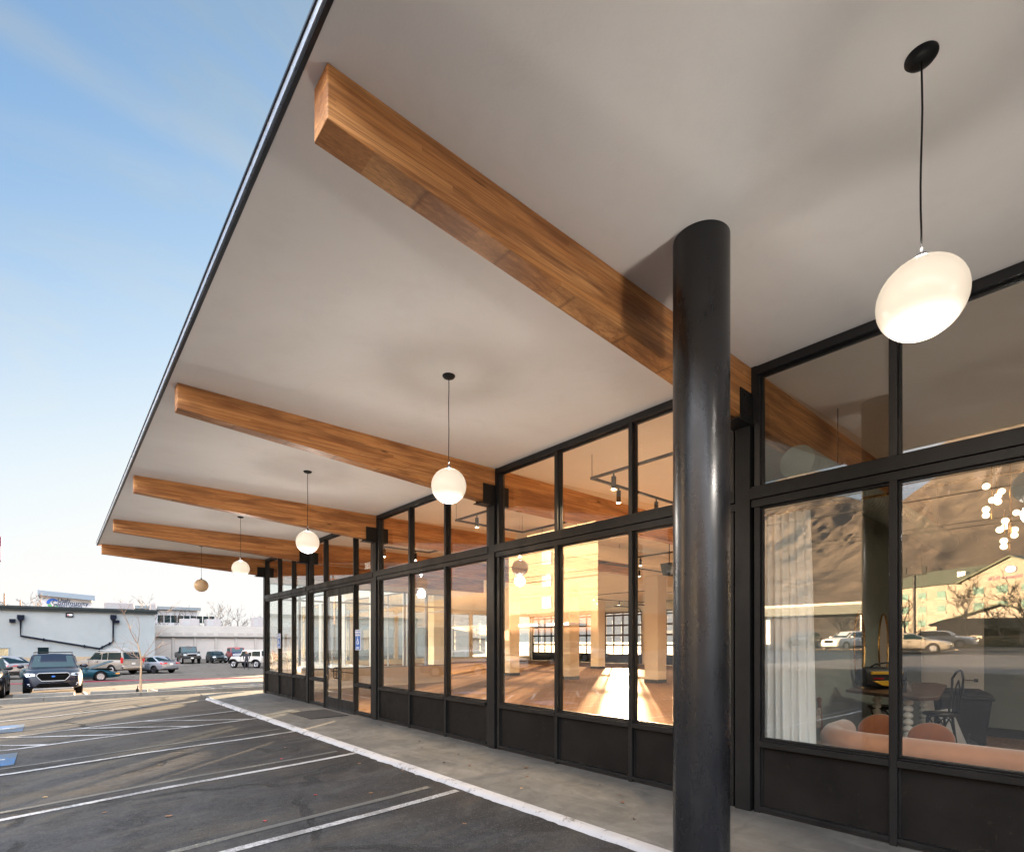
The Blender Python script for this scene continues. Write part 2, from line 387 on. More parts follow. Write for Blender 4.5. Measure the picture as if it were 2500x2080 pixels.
M['bark'] = simple('bark', (.20, .135, .095), .85, scale=20, bmp=.5, bscale=60)
M['bark2'] = simple('pale_twigs', (.055, .036, .026), .9, scale=10)
M['tyre'] = simple('tyre_rubber', (.010, .010, .010), .85, spec=.1)
M['rim'] = simple('alloy_rim', (.5, .5, .52), .3, .8)
M['rimdark'] = simple('dark_rim', (.04, .04, .045), .4, .6)
M['arch'] = simple('wheel_well', (.004, .004, .004), .9, spec=.05)
M['redlight'] = simple('tail_lens', (.42, .01, .015), .15, var=.1)
M['headlight'] = simple('head_lens', (.55, .58, .6), .08, .3, var=.3, scale=25)
M['amber'] = simple('amber_lens', (.7, .25, .03), .2)
M['plate'] = simple('licence_plate', (.6, .58, .55), .5, scale=30, var=.3)
M['bluesign'] = simple('blue_sign_face', (.01, .11, .42), .35, var=.03)
M['white'] = simple('white_paint', (.8, .8, .8), .45, var=.03)
M['mat'] = simple('door_mat_fibre', (.022, .022, .024), .95, scale=60, bmp=.8, bscale=200)
# ---------------------------------------------------------------- camera
A = R(40.65); H = 1.7
cam = bpy.data.objects.new('camera', bpy.data.cameras.new('camera')); C.objects.link(cam); SC.camera = cam
cam.location = (0, 0, H); cam.rotation_euler = (R(90), 0, -A)
cam.data.sensor_width = 36; cam.data.lens = 36 * 1296.4 / 2500; cam.data.shift_y = (1566.7 - 1040) / 2500
cam.data.clip_end = 20000; cam.data.clip_start = .05
SC.render.resolution_x = 1024; SC.render.resolution_y = 851
SC.view_settings.view_transform = 'Standard'; SC.view_settings.look = 'None'; SC.view_settings.exposure = 4.6; SC.view_settings.gamma = 1
SC.cycles.max_bounces = 10; SC.cycles.diffuse_bounces = 5; SC.cycles.glossy_bounces = 4; SC.cycles.transparent_max_bounces = 24; SC.cycles.transmission_bounces = 4
SC.cycles.sample_clamp_indirect = 6

# ---------------------------------------------------------------- light: low sun from behind the building, sky
SAZ = R(52.4); SEL = R(5.1)
sun = bpy.data.objects.new('sun', bpy.data.lights.new('sun', 'SUN')); C.objects.link(sun)
sun.data.energy = 5.0; sun.data.angle = R(.5); sun.data.color = (1, .70, .43)
d = Vector((math.sin(SAZ) * math.cos(SEL), math.cos(SAZ) * math.cos(SEL), math.sin(SEL)))
SUND = d.copy()
sun.rotation_euler = (-d).to_track_quat('-Z', 'Y').to_euler(); sun.location = (20, 20, 30)
w = bpy.data.worlds.new('World'); SC.world = w; w.use_nodes = True; nt = w.node_tree; nt.nodes.clear()
sky = node(nt, 'ShaderNodeTexSky', sky_type='NISHITA'); sky.sun_disc = False
sky.sun_elevation = SEL; sky.sun_rotation = SAZ; sky.altitude = 1400; sky.air_density = 1.0; sky.dust_density = .8; sky.ozone_density = 3.0
tc = node(nt, 'ShaderNodeTexCoord').outputs['Generated']
mp = node(nt, 'ShaderNodeMapping', {'Vector': tc, 'Rotation': (R(20), R(35), R(-25)), 'Scale': (1.3, 5.5, 2.2)}).outputs[0]
cl = nz(nt, mp, 1.25, 7, .62, .6)
cm = ramp(nt, cl, [(.5, 0), (.8, .6)])
zz = node(nt, 'ShaderNodeSeparateXYZ', {0: tc}).outputs[2]
cm = mth(nt, 'ADD', mth(nt, 'MULTIPLY', cm, ramp(nt, zz, [(.0, .2), (.25, .8), (.9, .5)])), ramp(nt, zz, [(.0, .9), (.25, .7), (.6, .28)]), clamp=True)
west = ramp(nt, node(nt, 'ShaderNodeVectorMath', {0: tc, 1: (.79, .61, .09)}, operation='DOT_PRODUCT').outputs['Value'], [(.4, 0), (.9, .45)])
cm = mth(nt, 'ADD', cm, west, clamp=True)
bright = mix(nt, 1.0, sky.outputs[0], (1.05, 1.0, .98), 'MULTIPLY')
lum = node(nt, 'ShaderNodeRGBToBW', {0: sky.outputs[0]}).outputs[0]
white = node(nt, 'ShaderNodeCombineColor', {0: mth(nt, 'MULTIPLY', lum, 1.2), 1: mth(nt, 'MULTIPLY', lum, 1.27), 2: mth(nt, 'MULTIPLY', lum, 1.35)}).outputs[0]
skyc = mix(nt, cm, bright, white)
for (a_, b_, wd, am) in (((-.044, .762, .647), (.169, .756, .632), .02, .42), ((-.047, .814, .578), (.062, .804, .591), .018, .2)):      # long thin vapour streaks
    nn_ = Vector(a_).cross(Vector(b_)).normalized()
    wob = mth(nt, 'MULTIPLY', mth(nt, 'SUBTRACT', nz(nt, tc, 5, 3), .5), .03)
    q_ = mth(nt, 'ABSOLUTE', mth(nt, 'ADD', node(nt, 'ShaderNodeVectorMath', {0: tc, 1: nn_}, operation='DOT_PRODUCT').outputs['Value'], wob))
    s_ = mth(nt, 'MULTIPLY', ramp(nt, q_, [(0, 1), (wd * 1.6, 0)], 'EASE'), ramp(nt, nz(nt, node(nt, 'ShaderNodeMapping', {'Vector': tc, 'Scale': (6, 20, 20)}).outputs[0], 1, 6, .6), [(.3, .35), (.65, 1)]))
    skyc = mix(nt, mth(nt, 'MULTIPLY', s_, am), skyc, node(nt, 'ShaderNodeCombineColor', {0: mth(nt, 'MULTIPLY', lum, 1.45), 1: mth(nt, 'MULTIPLY', lum, 1.42), 2: mth(nt, 'MULTIPLY', lum, 1.5)}).outputs[0])
l2 = mth(nt, 'MULTIPLY', node(nt, 'ShaderNodeRGBToBW', {0: skyc}).outputs[0], .63)      # brightness soft-capped: no part of the visible sky glares
k2 = mth(nt, 'POWER', mth(nt, 'ADD', 1.0, mth(nt, 'POWER', l2, 4.0)), -.25)
skyc = mix(nt, 1.0, skyc, node(nt, 'ShaderNodeCombineColor', {0: mth(nt, 'MULTIPLY', k2, ramp(nt, zz, [(.05, 1.0), (.6, .88)])), 1: mth(nt, 'MULTIPLY', k2, ramp(nt, zz, [(.05, .93), (.45, .985)])), 2: mth(nt, 'MULTIPLY', k2, ramp(nt, zz, [(.05, .85), (.45, .96)]))}).outputs[0], 'MULTIPLY')
# unseen bright cloud sheet added over east and south to lift the shaded side
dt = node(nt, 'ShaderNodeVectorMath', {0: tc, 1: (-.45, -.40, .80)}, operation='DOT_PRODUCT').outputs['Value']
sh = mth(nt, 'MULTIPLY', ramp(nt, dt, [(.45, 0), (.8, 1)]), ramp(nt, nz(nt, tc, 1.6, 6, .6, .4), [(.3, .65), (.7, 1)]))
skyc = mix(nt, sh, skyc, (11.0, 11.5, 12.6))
skyc = mix(nt, 1.0, skyc, (.56, .56, .56), 'MULTIPLY')
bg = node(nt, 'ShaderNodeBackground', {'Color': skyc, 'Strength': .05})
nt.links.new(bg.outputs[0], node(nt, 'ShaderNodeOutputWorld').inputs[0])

# ---------------------------------------------------------------- the lie of the land
def lin(pts, x):
    if x <= pts[0][0]: return pts[0][1]
    for (a, b), (c, e) in zip(pts, pts[1:]):
        if x <= c: return b + (e - b) * (x - a) / (c - a)
    return pts[-1][1]
FX = [(-60,1.2),(-36,.95),(-22,.15),(-13,-.3),(-6,-.32),(-.5,-.215),(1.1,-.13),(2.8,-.075),(3.5,-.04),(3.7,-.03)]
GY = [(18,-.06),(24,-.32),(30,-.52),(40,-.8),(55,-1.0),(4000,-1.0)]
def G(x, y):
    a = lin(FX, x); b = lin(GY, y)
    s = min(1, max(0, (y - 18) / 6)); s = s * s * (3 - 2 * s)
    k = min(1, max(0, (x + 16) / 8))
    return a + (b - a) * s * k
def lines(segs):
    out = []
    for a, b, st in segs:
        n = max(1, round((b - a) / st)); out += [a + (b - a) * i / n for i in range(n)]
    return out + [segs[-1][1]]
xs = lines([(-4000,-400,900),(-400,-60,60),(-60,-16,4),(-16,-6,1),(-6,6,.5),(6,30,2),(30,400,60),(400,4000,900)])
xs = sorted(set([round(x, 3) for x in xs] + [p[0] for p in FX]))
ys = lines([(-4000,-400,900),(-400,-40,60),(-40,-4,4),(-4,18,1),(18,34,.5),(34,60,2),(60,400,40),(400,4000,900)])
g = MB(); g.v = [Vector((x, y, G(x, y))) for y in ys for x in xs]; nx = len(xs)
g.f = [(j*nx+i, j*nx+i+1, (j+1)*nx+i+1, (j+1)*nx+i) for j in range(len(ys)-1) for i in range(nx-1)]; g.m = [0] * len(g.f)
struct(g.build('parking_lot_ground', M['asphalt'], smooth=True))

def strip(mb, p0, p1, w, off=.008, step=.5, curve=None):
    p0 = Vector(p0); p1 = Vector(p1); n = max(2, int((p1 - p0).length / step)); d = (p1 - p0).normalized(); s = Vector((-d.y, d.x)) * w / 2
    vs = []; fs = []
    for i in range(n + 1):
        p = p0.lerp(p1, i / n); 
        for q in (p + s, p - s): vs.append((q.x, q.y, G(q.x, q.y) + off))
    for i in range(n): fs.append((2*i, 2*i+1, 2*i+3, 2*i+2))
    mb.add(vs, fs)
wl = MB()
for y in (5.12, 7.88, 10.57, 12.95, 14.72): strip(wl, (3.55 if y < 12 else 3.5, y), (-8, y), .10)
strip(wl, (3.4, 18.0), (-8, 17.5), .09); strip(wl, (1.7, 22.1), (-.1, 21.8), .09)
for x in (3.3, 2.15, 1.0, -.15, -1.3, -2.45, -3.6, -4.75, -5.9):                      # access aisle hatching
    strip(wl, (x, 13.0), (x - 1.75, 14.68), .09, .009)
for x, y0, y1 in ((-1.75,26.3,30.8),(.95,26.4,30.8),(3.35,26.2,29.8),(5.5,25.9,29.8),(7.7,25.9,29.8),(-4.5,26.3,31),(-7.2,26.3,31),(10.2,25.9,29.8)):
    strip(wl, (x, y0), (x, y1), .1)
for a, b in (((3.6,52),(6.4,50)),((6.2,52.3),(9.8,48.5)),((11,70),(11,75)),((8.3,53),(11.5,50.2)),((0.5,52.5),(3.0,50.5))): strip(wl, a, b, .1)
struct(wl.build('white_parking_lines', M['white_line']))
ol = MB()
for y in (8.25, 11.1, 15.6, 5.5): strip(ol, (3.4, y), (-8, y - (.1)), .09, .006)
struct(ol.build('faded_parking_lines', M['old_line']))
bl = MB()
for y0, y1, x1 in ((15.45, 16.75, -.55), (11.3, 12.5, -.5)):
    for k in range(4): strip(bl, (x1, y0 + (y1-y0)*(k+.5)/4), (x1 - 1.3, y0 + (y1-y0)*(k+.5)/4), (y1-y0)/4, .010)
struct(bl.build('blue_accessible_marking', M['blue_line']))
ws = MB()                                                   # white wheelchair figure on the blue squares
for yc, xr in ((16.1, -.8), (11.9, -.75)):
    def sp(pts, w=.09):
        for a, b in zip(pts, pts[1:]): strip(ws, (xr - a[0], yc + a[1]), (xr - b[0], yc + b[1]), w, .014, .2)
    sp([(-.12, .0), (.12, .04), (.35, .02)]); sp([(.35,.02),(.38,-.28),(.75,-.32)])
    sp([(.55 + .25*math.cos(t*.5), .1 + .3*math.sin(t*.5)) for t in range(1, 11)], .07)
struct(ws.build('white_wheelchair_marking', M['white_line']))

# sidewalk slab and white painted kerb edge
def kx(y): return 3.62 - (y - 2.5) * .0145
sw = MB(); n = 60
vs = []; fs = []
yy = [-9 + 27.3 * i / n for i in range(n + 1)]
for y in yy: vs += [(kx(y) + .165, y, 0), (5.62, y, 0), (kx(y) + .165, y, -.25), (5.62, y, -.25)]
for i in range(n):
    a = 4*i; fs += [(a, a+1, a+5, a+4), (a+2, a+6, a+7, a+3), (a, a+4, a+6, a+2), (a+1, a+3, a+7, a+5)]
fs += [(0, 2, 3, 1), (4*n, 4*n+1, 4*n+3, 4*n+2)]
sw.add(vs, fs); struct(sw.build('sidewalk', M['concrete']))
ap = MB().box(3.6, 13.2, 18.302, 19.9, -.25, -.012); struct(ap.build('sidewalk_apron', M['concrete']))
kb = MB(); vs = []; fs = []; n = 360; random.seed(3)
for i in range(n + 1):
    y = -9 + 27.2 * i / n; x = kx(y); j = .012 * noise.noise(Vector((y*3, 0, 1))) + .012 * noise.noise(Vector((y*14, 2, 1))) + .006 * noise.noise(Vector((y*40, 2, 1)))
    zb = G(x, y) - .02
    vs += [(x + .165, y, -.01), (x + .165 + j*.3, y, .006), (x + .075, y, .007), (x + .05, y, -.002 + j*.3), (x + .03 + j*1.2, y, -.024), (x + .02 + j*2.0, y, zb)]
for i in range(n):
    for k in range(5): fs.append((6*i+k, 6*i+k+1, 6*i+6+k+1, 6*i+6+k))
fs += [tuple(range(6)), tuple(range(6*n+5, 6*n-1, -1))]
kb.add(vs, fs); struct(kb.build('white_kerb', M['white_kerb'], smooth=True, ang=50))

# island kerb and red kerb in the lot, wheel stops
def kerbrun(name, pts, w, h, mat, seg=2.4):
    mb = MB()
    for (a, b) in zip(pts, pts[1:]):
        a = Vector(a); b = Vector(b); L = (b - a).length; k = max(1, int(L / seg)); dd = (b - a).normalized(); s = Vector((-dd.y, dd.x))
        for i in range(k):
            p = a + dd * (L * i / k + .006); q = a + dd * (L * (i+1) / k - .006)
            bot = [(*(r), G(r.x, r.y) - .1) for r in (p - s*w/2, q - s*w/2, q + s*w/2, p + s*w/2)]
            top = [(*(r), G(r.x, r.y) + h) for r in (p - s*w*.42, q - s*w*.42, q + s*w*.42, p + s*w*.42)]
            mb.hexa(bot, top)
    return struct(mb.build(name, mat, bevel=.015))
kerbrun('island_kerb', [(-30, 24.3), (-3, 24.2), (2.4, 24.05), (7, 23.9), (14, 23.8)], .28, .15, M['kerbgrey'])
kerbrun('red_kerb', [(-14, 47), (-2.5, 44), (3.3, 42.6), (10.85, 39), (20, 35)], .2, .05, M['red_paint'])
# ---------------------------------------------------------------- the glass-fronted building
BY = [-1.62, 2.48, 6.58, 10.70, 14.82, 18.83]          # near faces of the beams, one per post
CZ = 4.45
B = thing('storefront_building', 'long glass fronted building with black steel frames under a flat canopy on timber beams', 'building', (5.3, 8, 0), world=True)
so = MB().box(.905, 5.36, -9, 19.2, CZ, CZ + .14); so.build('soffit', M['soffit'], B)
ce = MB().box(5.36, 12.7, -9, 19.2, CZ, CZ + .14).box(12.7, 34.6, -9, 37.2, CZ, CZ + .14); ce.build('ceiling', M['ceiling'], B)
ro = MB().box(1.0, 12.7, -9, 19.15, CZ + .14, CZ + .24).box(12.7, 34.7, -9, 37.2, CZ + .14, CZ + .24)
roof = ro.build('roof', M['fascia_dark'], B)
fa = MB()
fa.box(.880, .903, -9, 19.235, CZ - .004, CZ + .008, 1); fa.box(.870, .903, -9, 19.235, CZ + .010, CZ + .06, 0); fa.box(.862, .95, -9, 19.245, CZ + .062, CZ + .078, 1)
fa.box(.903, 13, 19.203, 19.235, CZ + .0, CZ + .06, 0); fa.box(.95, 13, 19.19, 19.245, CZ + .062, CZ + .09, 1)
fa.build('fascia', [M['fascia'], M['fascia_dark']], roof)
for i, y in enumerate(BY):                                # tapered glulam beams running through the glass wall
    x0 = .975; xk = 5.4; xe = 14.5 if i != 1 else 12.8
    d0, d1 = .27, .555
    bm_ = MB(); vs = []
    poly = [(x0, CZ - .001), (xe, CZ - .001), (xe, CZ - .555), (xk, CZ - d1), (x0, CZ - d0)]
    bm_.prism([(a, b) for a, b in poly], 'y', y, y + .17)
    # subdivide lengthwise is not needed: planar faces
    bm_.build('beam', M['wood'], B, bevel=.006, seg=2)
# posts with saddle brackets
for y in BY:
    p = MB(); p.box(5.283, 5.45, y + .008, y + .165, 0, CZ - .56 if y < 0 else CZ - .56)
    p.box(5.283, 5.45, y + .02, y + .15, CZ - .56, CZ - .5)
    post = p.build('post', M['frame'], B, bevel=.006, seg=2)
    s = MB(); s.box(5.05, 5.57, y - .014, y - .002, CZ - .57, CZ - .27); s.box(5.05, 5.57, y + .172, y + .184, CZ - .57, CZ - .27)
    s.box(5.0, 5.57, y - .014, y + .184, CZ - .582, CZ - .5705)
    for bx in (5.12, 5.5):
        for bz in (CZ - .33, CZ - .5): s.cyl((bx, y - .014, bz), (bx, y - .024, bz), .014, n=6)
    s.build('bracket', M['black'], post, bevel=.002)
    u = MB(); u.box(5.293, 5.34, y - .016 - .03, y + .02 - .014 - .03 + .03, CZ - .27, CZ); u.box(5.30, 5.45, y - .05, y - .016, CZ - .56, CZ)
    u.build('upper_post', M['frame_top'], post)
Zs = (0, .07, .655, .73, 3.05, 3.25, 4.36, CZ)
XG = 5.365
def pane(parent, y0, y1, z0, z1, name='pane'):
    return MB().box(XG, XG + .006, y0, y1, z0, z1).build(name, M['glass'], parent)
def stops(mb, y0, y1, z0, z1, t=.016, mi=0):
    for xa, xb in ((5.345, 5.363), (5.373, 5.392)):
        mb.box(xa, xb, y0, y0 + t, z0, z1, mi); mb.box(xa, xb, y1 - t, y1, z0, z1, mi)
        mb.box(xa, xb, y0 + t, y1 - t, z0, z0 + t, mi); mb.box(xa, xb, y0 + t, y1 - t, z1 - t, z1, mi)
def bay(y0, y1, mul, w=.055, door=False):
    """frame between two posts; mul = near edges of the mullions"""
    f = MB(); j0 = (y0 + .028, y0 + .085); j1 = (y1 - .085, y1 - .028)
    if door: j0 = (y0 + .02, y0 + .16); j1 = (y1 - .085, y1 - .028)
    # gap strips beside the posts
    f.box(5.40, 5.44, y0, y0 + .028, 0, CZ, 1); f.box(5.40, 5.44, y1 - .028, y1, 0, CZ, 1)
    for a, b in (j0, j1):
        f.box(5.315, 5.435, a, b, 0, 3.045, 0); f.box(5.315, 5.435, a, b, 3.255, 4.36, 1)
    edges = [j0[1]] + [e for m_ in mul for e in (m_, m_ + w)] + [j1[0]]
    cells = [(edges[i], edges[i+1]) for i in range(0, len(edges), 2)]
    for m_ in mul:
        f.box(5.298, 5.42, m_, m_ + w, 0 if not door else 0, 3.045, 0); f.box(5.298, 5.42, m_, m_ + w, 3.252, 4.362, 1)
    f.box(5.30, 5.43, y0 + .004, y1 - .004, 2.985 + .06, 3.12, 0)              # header
    f.box(5.272, 5.44, y0 + .002, y1 - .002, 3.123, 3.235, 0); f.box(5.29, 5.43, y0 + .006, y1 - .006, 3.237, 3.252, 0)
    f.box(5.268, 5.272, y0 + .9, y0 + .906, 3.12, 3.236, 1)
    f.box(5.296, 5.43, y0 + .03, y1 - .03, 4.363, CZ - .003, 1)                # head
    for i, (a, b) in enumerate(cells):
        stops(f, a, b, 3.253, 4.36, mi=1)
        mid = door and i == 1
        if not mid:
            f.box(5.30, 5.43, a + .001, b - .001, 0.03, .07, 0); f.box(5.33, 5.425, a, b, 0, .036, 1)
            f.box(5.288, 5.43, a + .001, b - .001, .66, .715, 0); f.box(5.315, 5.43, a + .001, b - .001, .717, .73, 0)
            stops(f, a, b, .732, 3.044)
            if door: stops(f, a, b, .072, .658)
            else:
                for xa, xb in ((5.34, 5.352),):
                    f.box(xa, xb, a, a + .016, .071, .659); f.box(xa, xb, b - .016, b, .071, .659)
    fr = f.build('window_frame', [M['frame'], M['frame_top']], B, bevel=.0025)
    for i, (a, b) in enumerate(cells):
        pane(fr, a + .002, b - .002, 3.256, 4.358, 'transom_pane').rotation_euler.y = R(-1.1)      # panes tilted outward to mirror a strip of sky
        if door and i == 1: continue
        pane(fr, a + .002, b - .002, .733, 3.043)
        if door: pane(fr, a + .002, b - .002, .073, .656)
        else: MB().box(5.353, 5.375, a - .01, b + .01, .05, .68).build('kick_panel', M['kick'], fr)
    return fr, cells
P = [(b + .008, b + .165) for b in BY]
bay(P[0][1] - 4.1, P[0][0], [P[0][0] - 2.72, P[0][0] - 1.4])
bay(P[0][1], P[1][0], [-.06, 1.262])
bay(P[1][1], P[2][0], [3.938, 5.207])
bay(P[2][1], P[3][0], [8.0, 9.28])
fd, cd = bay(P[3][1], P[4][0], [11.86, 13.68], door=True)
bay(P[4][1], P[5][0], [16.15, 17.44])
# the pair of entrance doors
y0, y1 = cd[1]; ym = (y0 + y1) / 2
th = MB().box(5.24, 5.44, y0, y1, .0, .012); th.build('threshold', M['chrome'], fd)
for a, b, hy in ((y0 + .004, ym - .004, ym - .075), (ym + .004, y1 - .004, ym + .075)):
    f = MB(); X0, X1 = 5.325, 5.372
    f.box(X0, X1, a, a + .055, .015, 3.035); f.box(X0, X1, b - .055, b, .015, 3.035)
    f.box(X0 + .001, X1 - .001, a + .055, b - .055, 2.865, 3.034); f.box(X0 + .001, X1 - .001, a + .055, b - .055, .016, .29)
    f.box(X0 - .004, X0, a + .03, b - .03, .03, .27)
    dr = f.build('door', M['frame'], B, bevel=.002)
    MB().box(5.345, 5.351, a + .056, b - .056, .292, 2.863).build('pane', M['glass'], dr)
    h = MB().tube([(5.325, hy, .80), (5.245, hy, .80), (5.225, hy, .82), (5.225, hy, 1.04), (5.245, hy, 1.06), (5.325, hy, 1.06)], .0125, 8)
    h.tube([(5.372, hy, .95), (5.42, hy, .95), (5.42, (a+b)/2 + (.3 if hy > ym else -.3), .95)], .012, 8)
    h.build('handle', M['black'], dr, smooth=True)
# end wall of the wing: tall windows looking over the far lot
e = MB(); xsn = [5.40 + 1.0 * k for k in range(8)]
e.box(5.45, 12.7, 18.92, 19.08, 0, .70); e.box(5.45, 12.7, 18.92, 19.08, 3.70, CZ)
e.build('end_wall', M['wallwarm'], B)
wf = MB()
for k in range(8):
    x = 5.42 + k * 1.035
    wf.box(x, x + .06, 18.95, 19.05, .70, 3.70)
wf.box(5.46, 12.7, 18.955, 19.045, .702, .75); wf.box(5.46, 12.7, 18.955, 19.045, 3.65, 3.698); wf.box(5.46, 12.7, 18.957, 19.043, 3.12, 3.18)
we = wf.build('window_frame', M['grey'], B)
for k in range(7):
    x = 5.42 + k * 1.035
    MB().box(x + .06, x + 1.034, 19.0, 19.006, .75, 3.12).build('pane', M['farglass'], we)
    MB().box(x + .06, x + 1.034, 19.0, 19.006, 3.18, 3.65).build('pane', M['farglass'], we)
# inner walls
def glazed(name, ax, c, lo, hi, step=3.4):
    """long hall wall with tall windows: sill, header, piers; ax is the axis it runs along"""
    w_ = MB(); g_ = []
    def bx(a0, a1, z0, z1, mb, t0=0, t1=.16):
        mb.box(*((a0, a1, c + t0, c + t1) if ax == 'x' else (c + t0, c + t1, a0, a1)), z0, z1)
    bx(lo, hi, 0, .35, w_); bx(lo, hi, 4.1, CZ, w_)
    n = int((hi - lo) / step); st_ = (hi - lo) / n
    for k in range(n + 1): bx(max(lo, lo + k*st_ - .15), min(hi, lo + k*st_ + .15), .35, 4.1, w_)
    o = w_.build(name, M['wallwarm'], B)
    for k in range(n):
        f = MB(); a0, a1 = lo + k*st_ + .15, lo + (k+1)*st_ - .15
        for q in (a0, (a0+a1)/2 - .025, a1 - .05): bx(q, q + .05, .35, 4.1, f, .05, .11)
        for z in (.352, 3.0, 4.04): bx(a0 + .05, a1 - .05, z, z + .055, f, .052, .108)
        fo = f.build('window', M['grey'], o); pn = MB(); bx(a0, a1, .4, 4.05, pn, .078, .084); pn.build('pane', M['farglass'], fo)
glazed('return_wall', 'y', 12.66, 19.1, 37.0); glazed('north_wall', 'x', 37.0, 12.82, 34.3)
MB().box(5.46, 34.0, -9.15, -9, 0, CZ).build('south_wall', M['wallwarm'], B)
wa = MB().box(5.46, 12.9, 2.74, 2.8, 0, CZ).box(12.93, 12.99, -9, 2.74, 0, CZ)
wa.build('inner_wall', M['wallwarm'], B)
lw = MB().box(5.46, 12.80, 2.655, 2.735, 0, CZ).box(12.80, 12.925, -9, 2.735, 0, CZ)
lw.build('lounge_wall', M['wallgreen'], B)
MB().box(12.785, 12.799, -9, 1.70, 0, .16).build('skirting', M['black'], B)
MB().box(12.77, 12.7985, 2.61, 2.65, 0, 2.55).build('door_frame', M['white'], B)
MB().box(5.37, 34.0, -9, 19.0, -.06, .0).box(12.8, 34, 19.0, 37, -.06, -.0).build('floor', M['floor'], B)
# back wall with four glazed overhead doors
GD = [(33.4, 37.0 - .3), (29.1, 32.7), (24.4, 28.0), (18.7, 22.3), (13.2, 16.8), (8.2, 11.8)]
bw = MB(); prev = -9.0
for a, b in sorted(GD):
    bw.box(34.0, 34.3, prev, a, 0, CZ); bw.box(34.0, 34.3, a, b, 3.95, CZ); prev = b
bw.box(34.0, 34.3, prev, 37.15, 0, CZ); bw.build('back_wall', M['wallwarm'], B)
for a, b in GD:
    f = MB(); n = 4; cw = (b - a) / n
    for k in range(n + 1): f.box(34.05, 34.11, a + k*cw - .055, a + k*cw + .055, .0, 3.95)
    for z in (.69, 1.46, 2.24, 3.02, 3.82): f.box(34.052, 34.108, a + .03, b - .03, z - .07, z + .07)
    f.box(34.06, 34.10, a + .03, b - .03, 0, .64)
    for yy in (a - .08, b + .08): f.tube([(33.9, yy, 0), (33.9, yy, 3.9), (33.7, yy, 4.2), (33.2, yy, 4.3), (30.6, yy, 4.3)], .035, 6)
    f.box(33.8, 33.95, a - .12, b + .12, 3.95, 4.05)
    go = f.build('garage_door', M['black'], B)
    MB().box(34.078, 34.084, a, b, .7, 3.82).build('pane', M['doorglass'], go)
for x, y in ((19.1, 13.0), (17.9, 16.8), (26.3, 22.2), (17.6, 20.6), (26.3, 13.0), (19.1, 6.5), (26.3, 6.5), (15.6, 24.5)):
    c = MB().box(x - .32, x + .32, y - .32, y + .32, 0, CZ).build('column', M['wallwarm'], B, bevel=.008)
    MB().box(x - .332, x + .332, y - .332, y + .332, 0, .14).build('skirting', M['black'], c)
# white lounge door in the back wall
dd = MB().box(12.74, 12.784, 1.73, 2.60, 0.01, 2.5).build('door', M['white'], B, bevel=.003)
hh = MB().box(12.70, 12.738, 1.80, 1.86, .97, 1.03).tube([(12.70, 1.83, 1.0), (12.67, 1.83, 1.0), (12.67, 1.98, 1.0)], .011, 8).build('handle', M['chrome'], dd)
# big round column carrying the canopy
cc = thing('round_column', 'tall round black painted steel column standing on the sidewalk in front of the glass', 'column', (3.36, 1.92, 0), world=True)
col = MB().lathe([(.186, -.02), (.186, CZ)], (3.36, 1.92, 0), 64); col.build('shaft', M['column'], cc, smooth=True)
MB().lathe([(.20, .0), (.20, .012), (.19, .02)], (3.36, 1.92, 0.001), 48).build('base_ring', M['column'], cc, smooth=True)
# ---------------------------------------------------------------- opal globe pendants under the canopy
PEND = [(3.085, .64), (3.08, 4.59), (3.08, 8.65), (3.08, 12.75), (3.15, 17.3), (3.08, -3.5)]  # last entry is an unseen lit pendant, added to brighten the soffit
WHO = ['opal globe pendant nearest the camera, hanging right of the round column', 'opal globe pendant hanging between the first and second timber beams in view',
       'opal globe pendant hanging between the second and third timber beams', 'opal globe pendant hanging between the third and fourth timber beams',
       'small unlit tan looking globe pendant at the far end of the row', 'unseen opal globe pendant added beyond the right edge to lighten the soffit']
def pendant(x, y, label, seed):
    t = thing('globe_pendant', label, 'pendant lamp', (x, y, CZ), group='globe pendants along the canopy')
    MB().lathe([(.0001, -.03), (.03, -.03), (.055, -.022), (.066, -.008), (.066, -.001), (.0001, -.001)], n=32).build('ceiling_rose', M['black'], t, smooth=True)
    r = random.Random(seed); pts = [(.004 * math.sin(k * 1.3 + seed) * (0 < k < 8), .004 * math.cos(k + seed) * (0 < k < 8), -.02 - .93 * k / 8) for k in range(9)]
    MB().tube(pts, .0042, 6).build('cord', M['black'], t, smooth=True)
    g = MB().sphere((0, 0, -1.14), .18, 48, 28).build('globe', M['globe'] if seed != 5 else M['globe_off'], t, smooth=True)
    if seed != 5:
        for dz, e, rr in ((1.43, 2.5, .11), (.90, .36, .02)):          # the light the glass throws down and out, and up through the neck
            l = bpy.data.lights.new('lamp', 'POINT'); l.energy = e; l.color = (1, .92, .83); l.shadow_soft_size = rr
            lo = bpy.data.objects.new('lamp', l); C.objects.link(lo); lo.location = (x, y, CZ - dz)
    MB().lathe([(.0001, -.925), (.018, -.93), (.022, -.95), (.03, -.965), (.0001, -.966)], n=16).build('cap', M['black'], t, smooth=True)
    return t
for i, (x, y) in enumerate(PEND): pendant(x, y, WHO[i], i + 1)
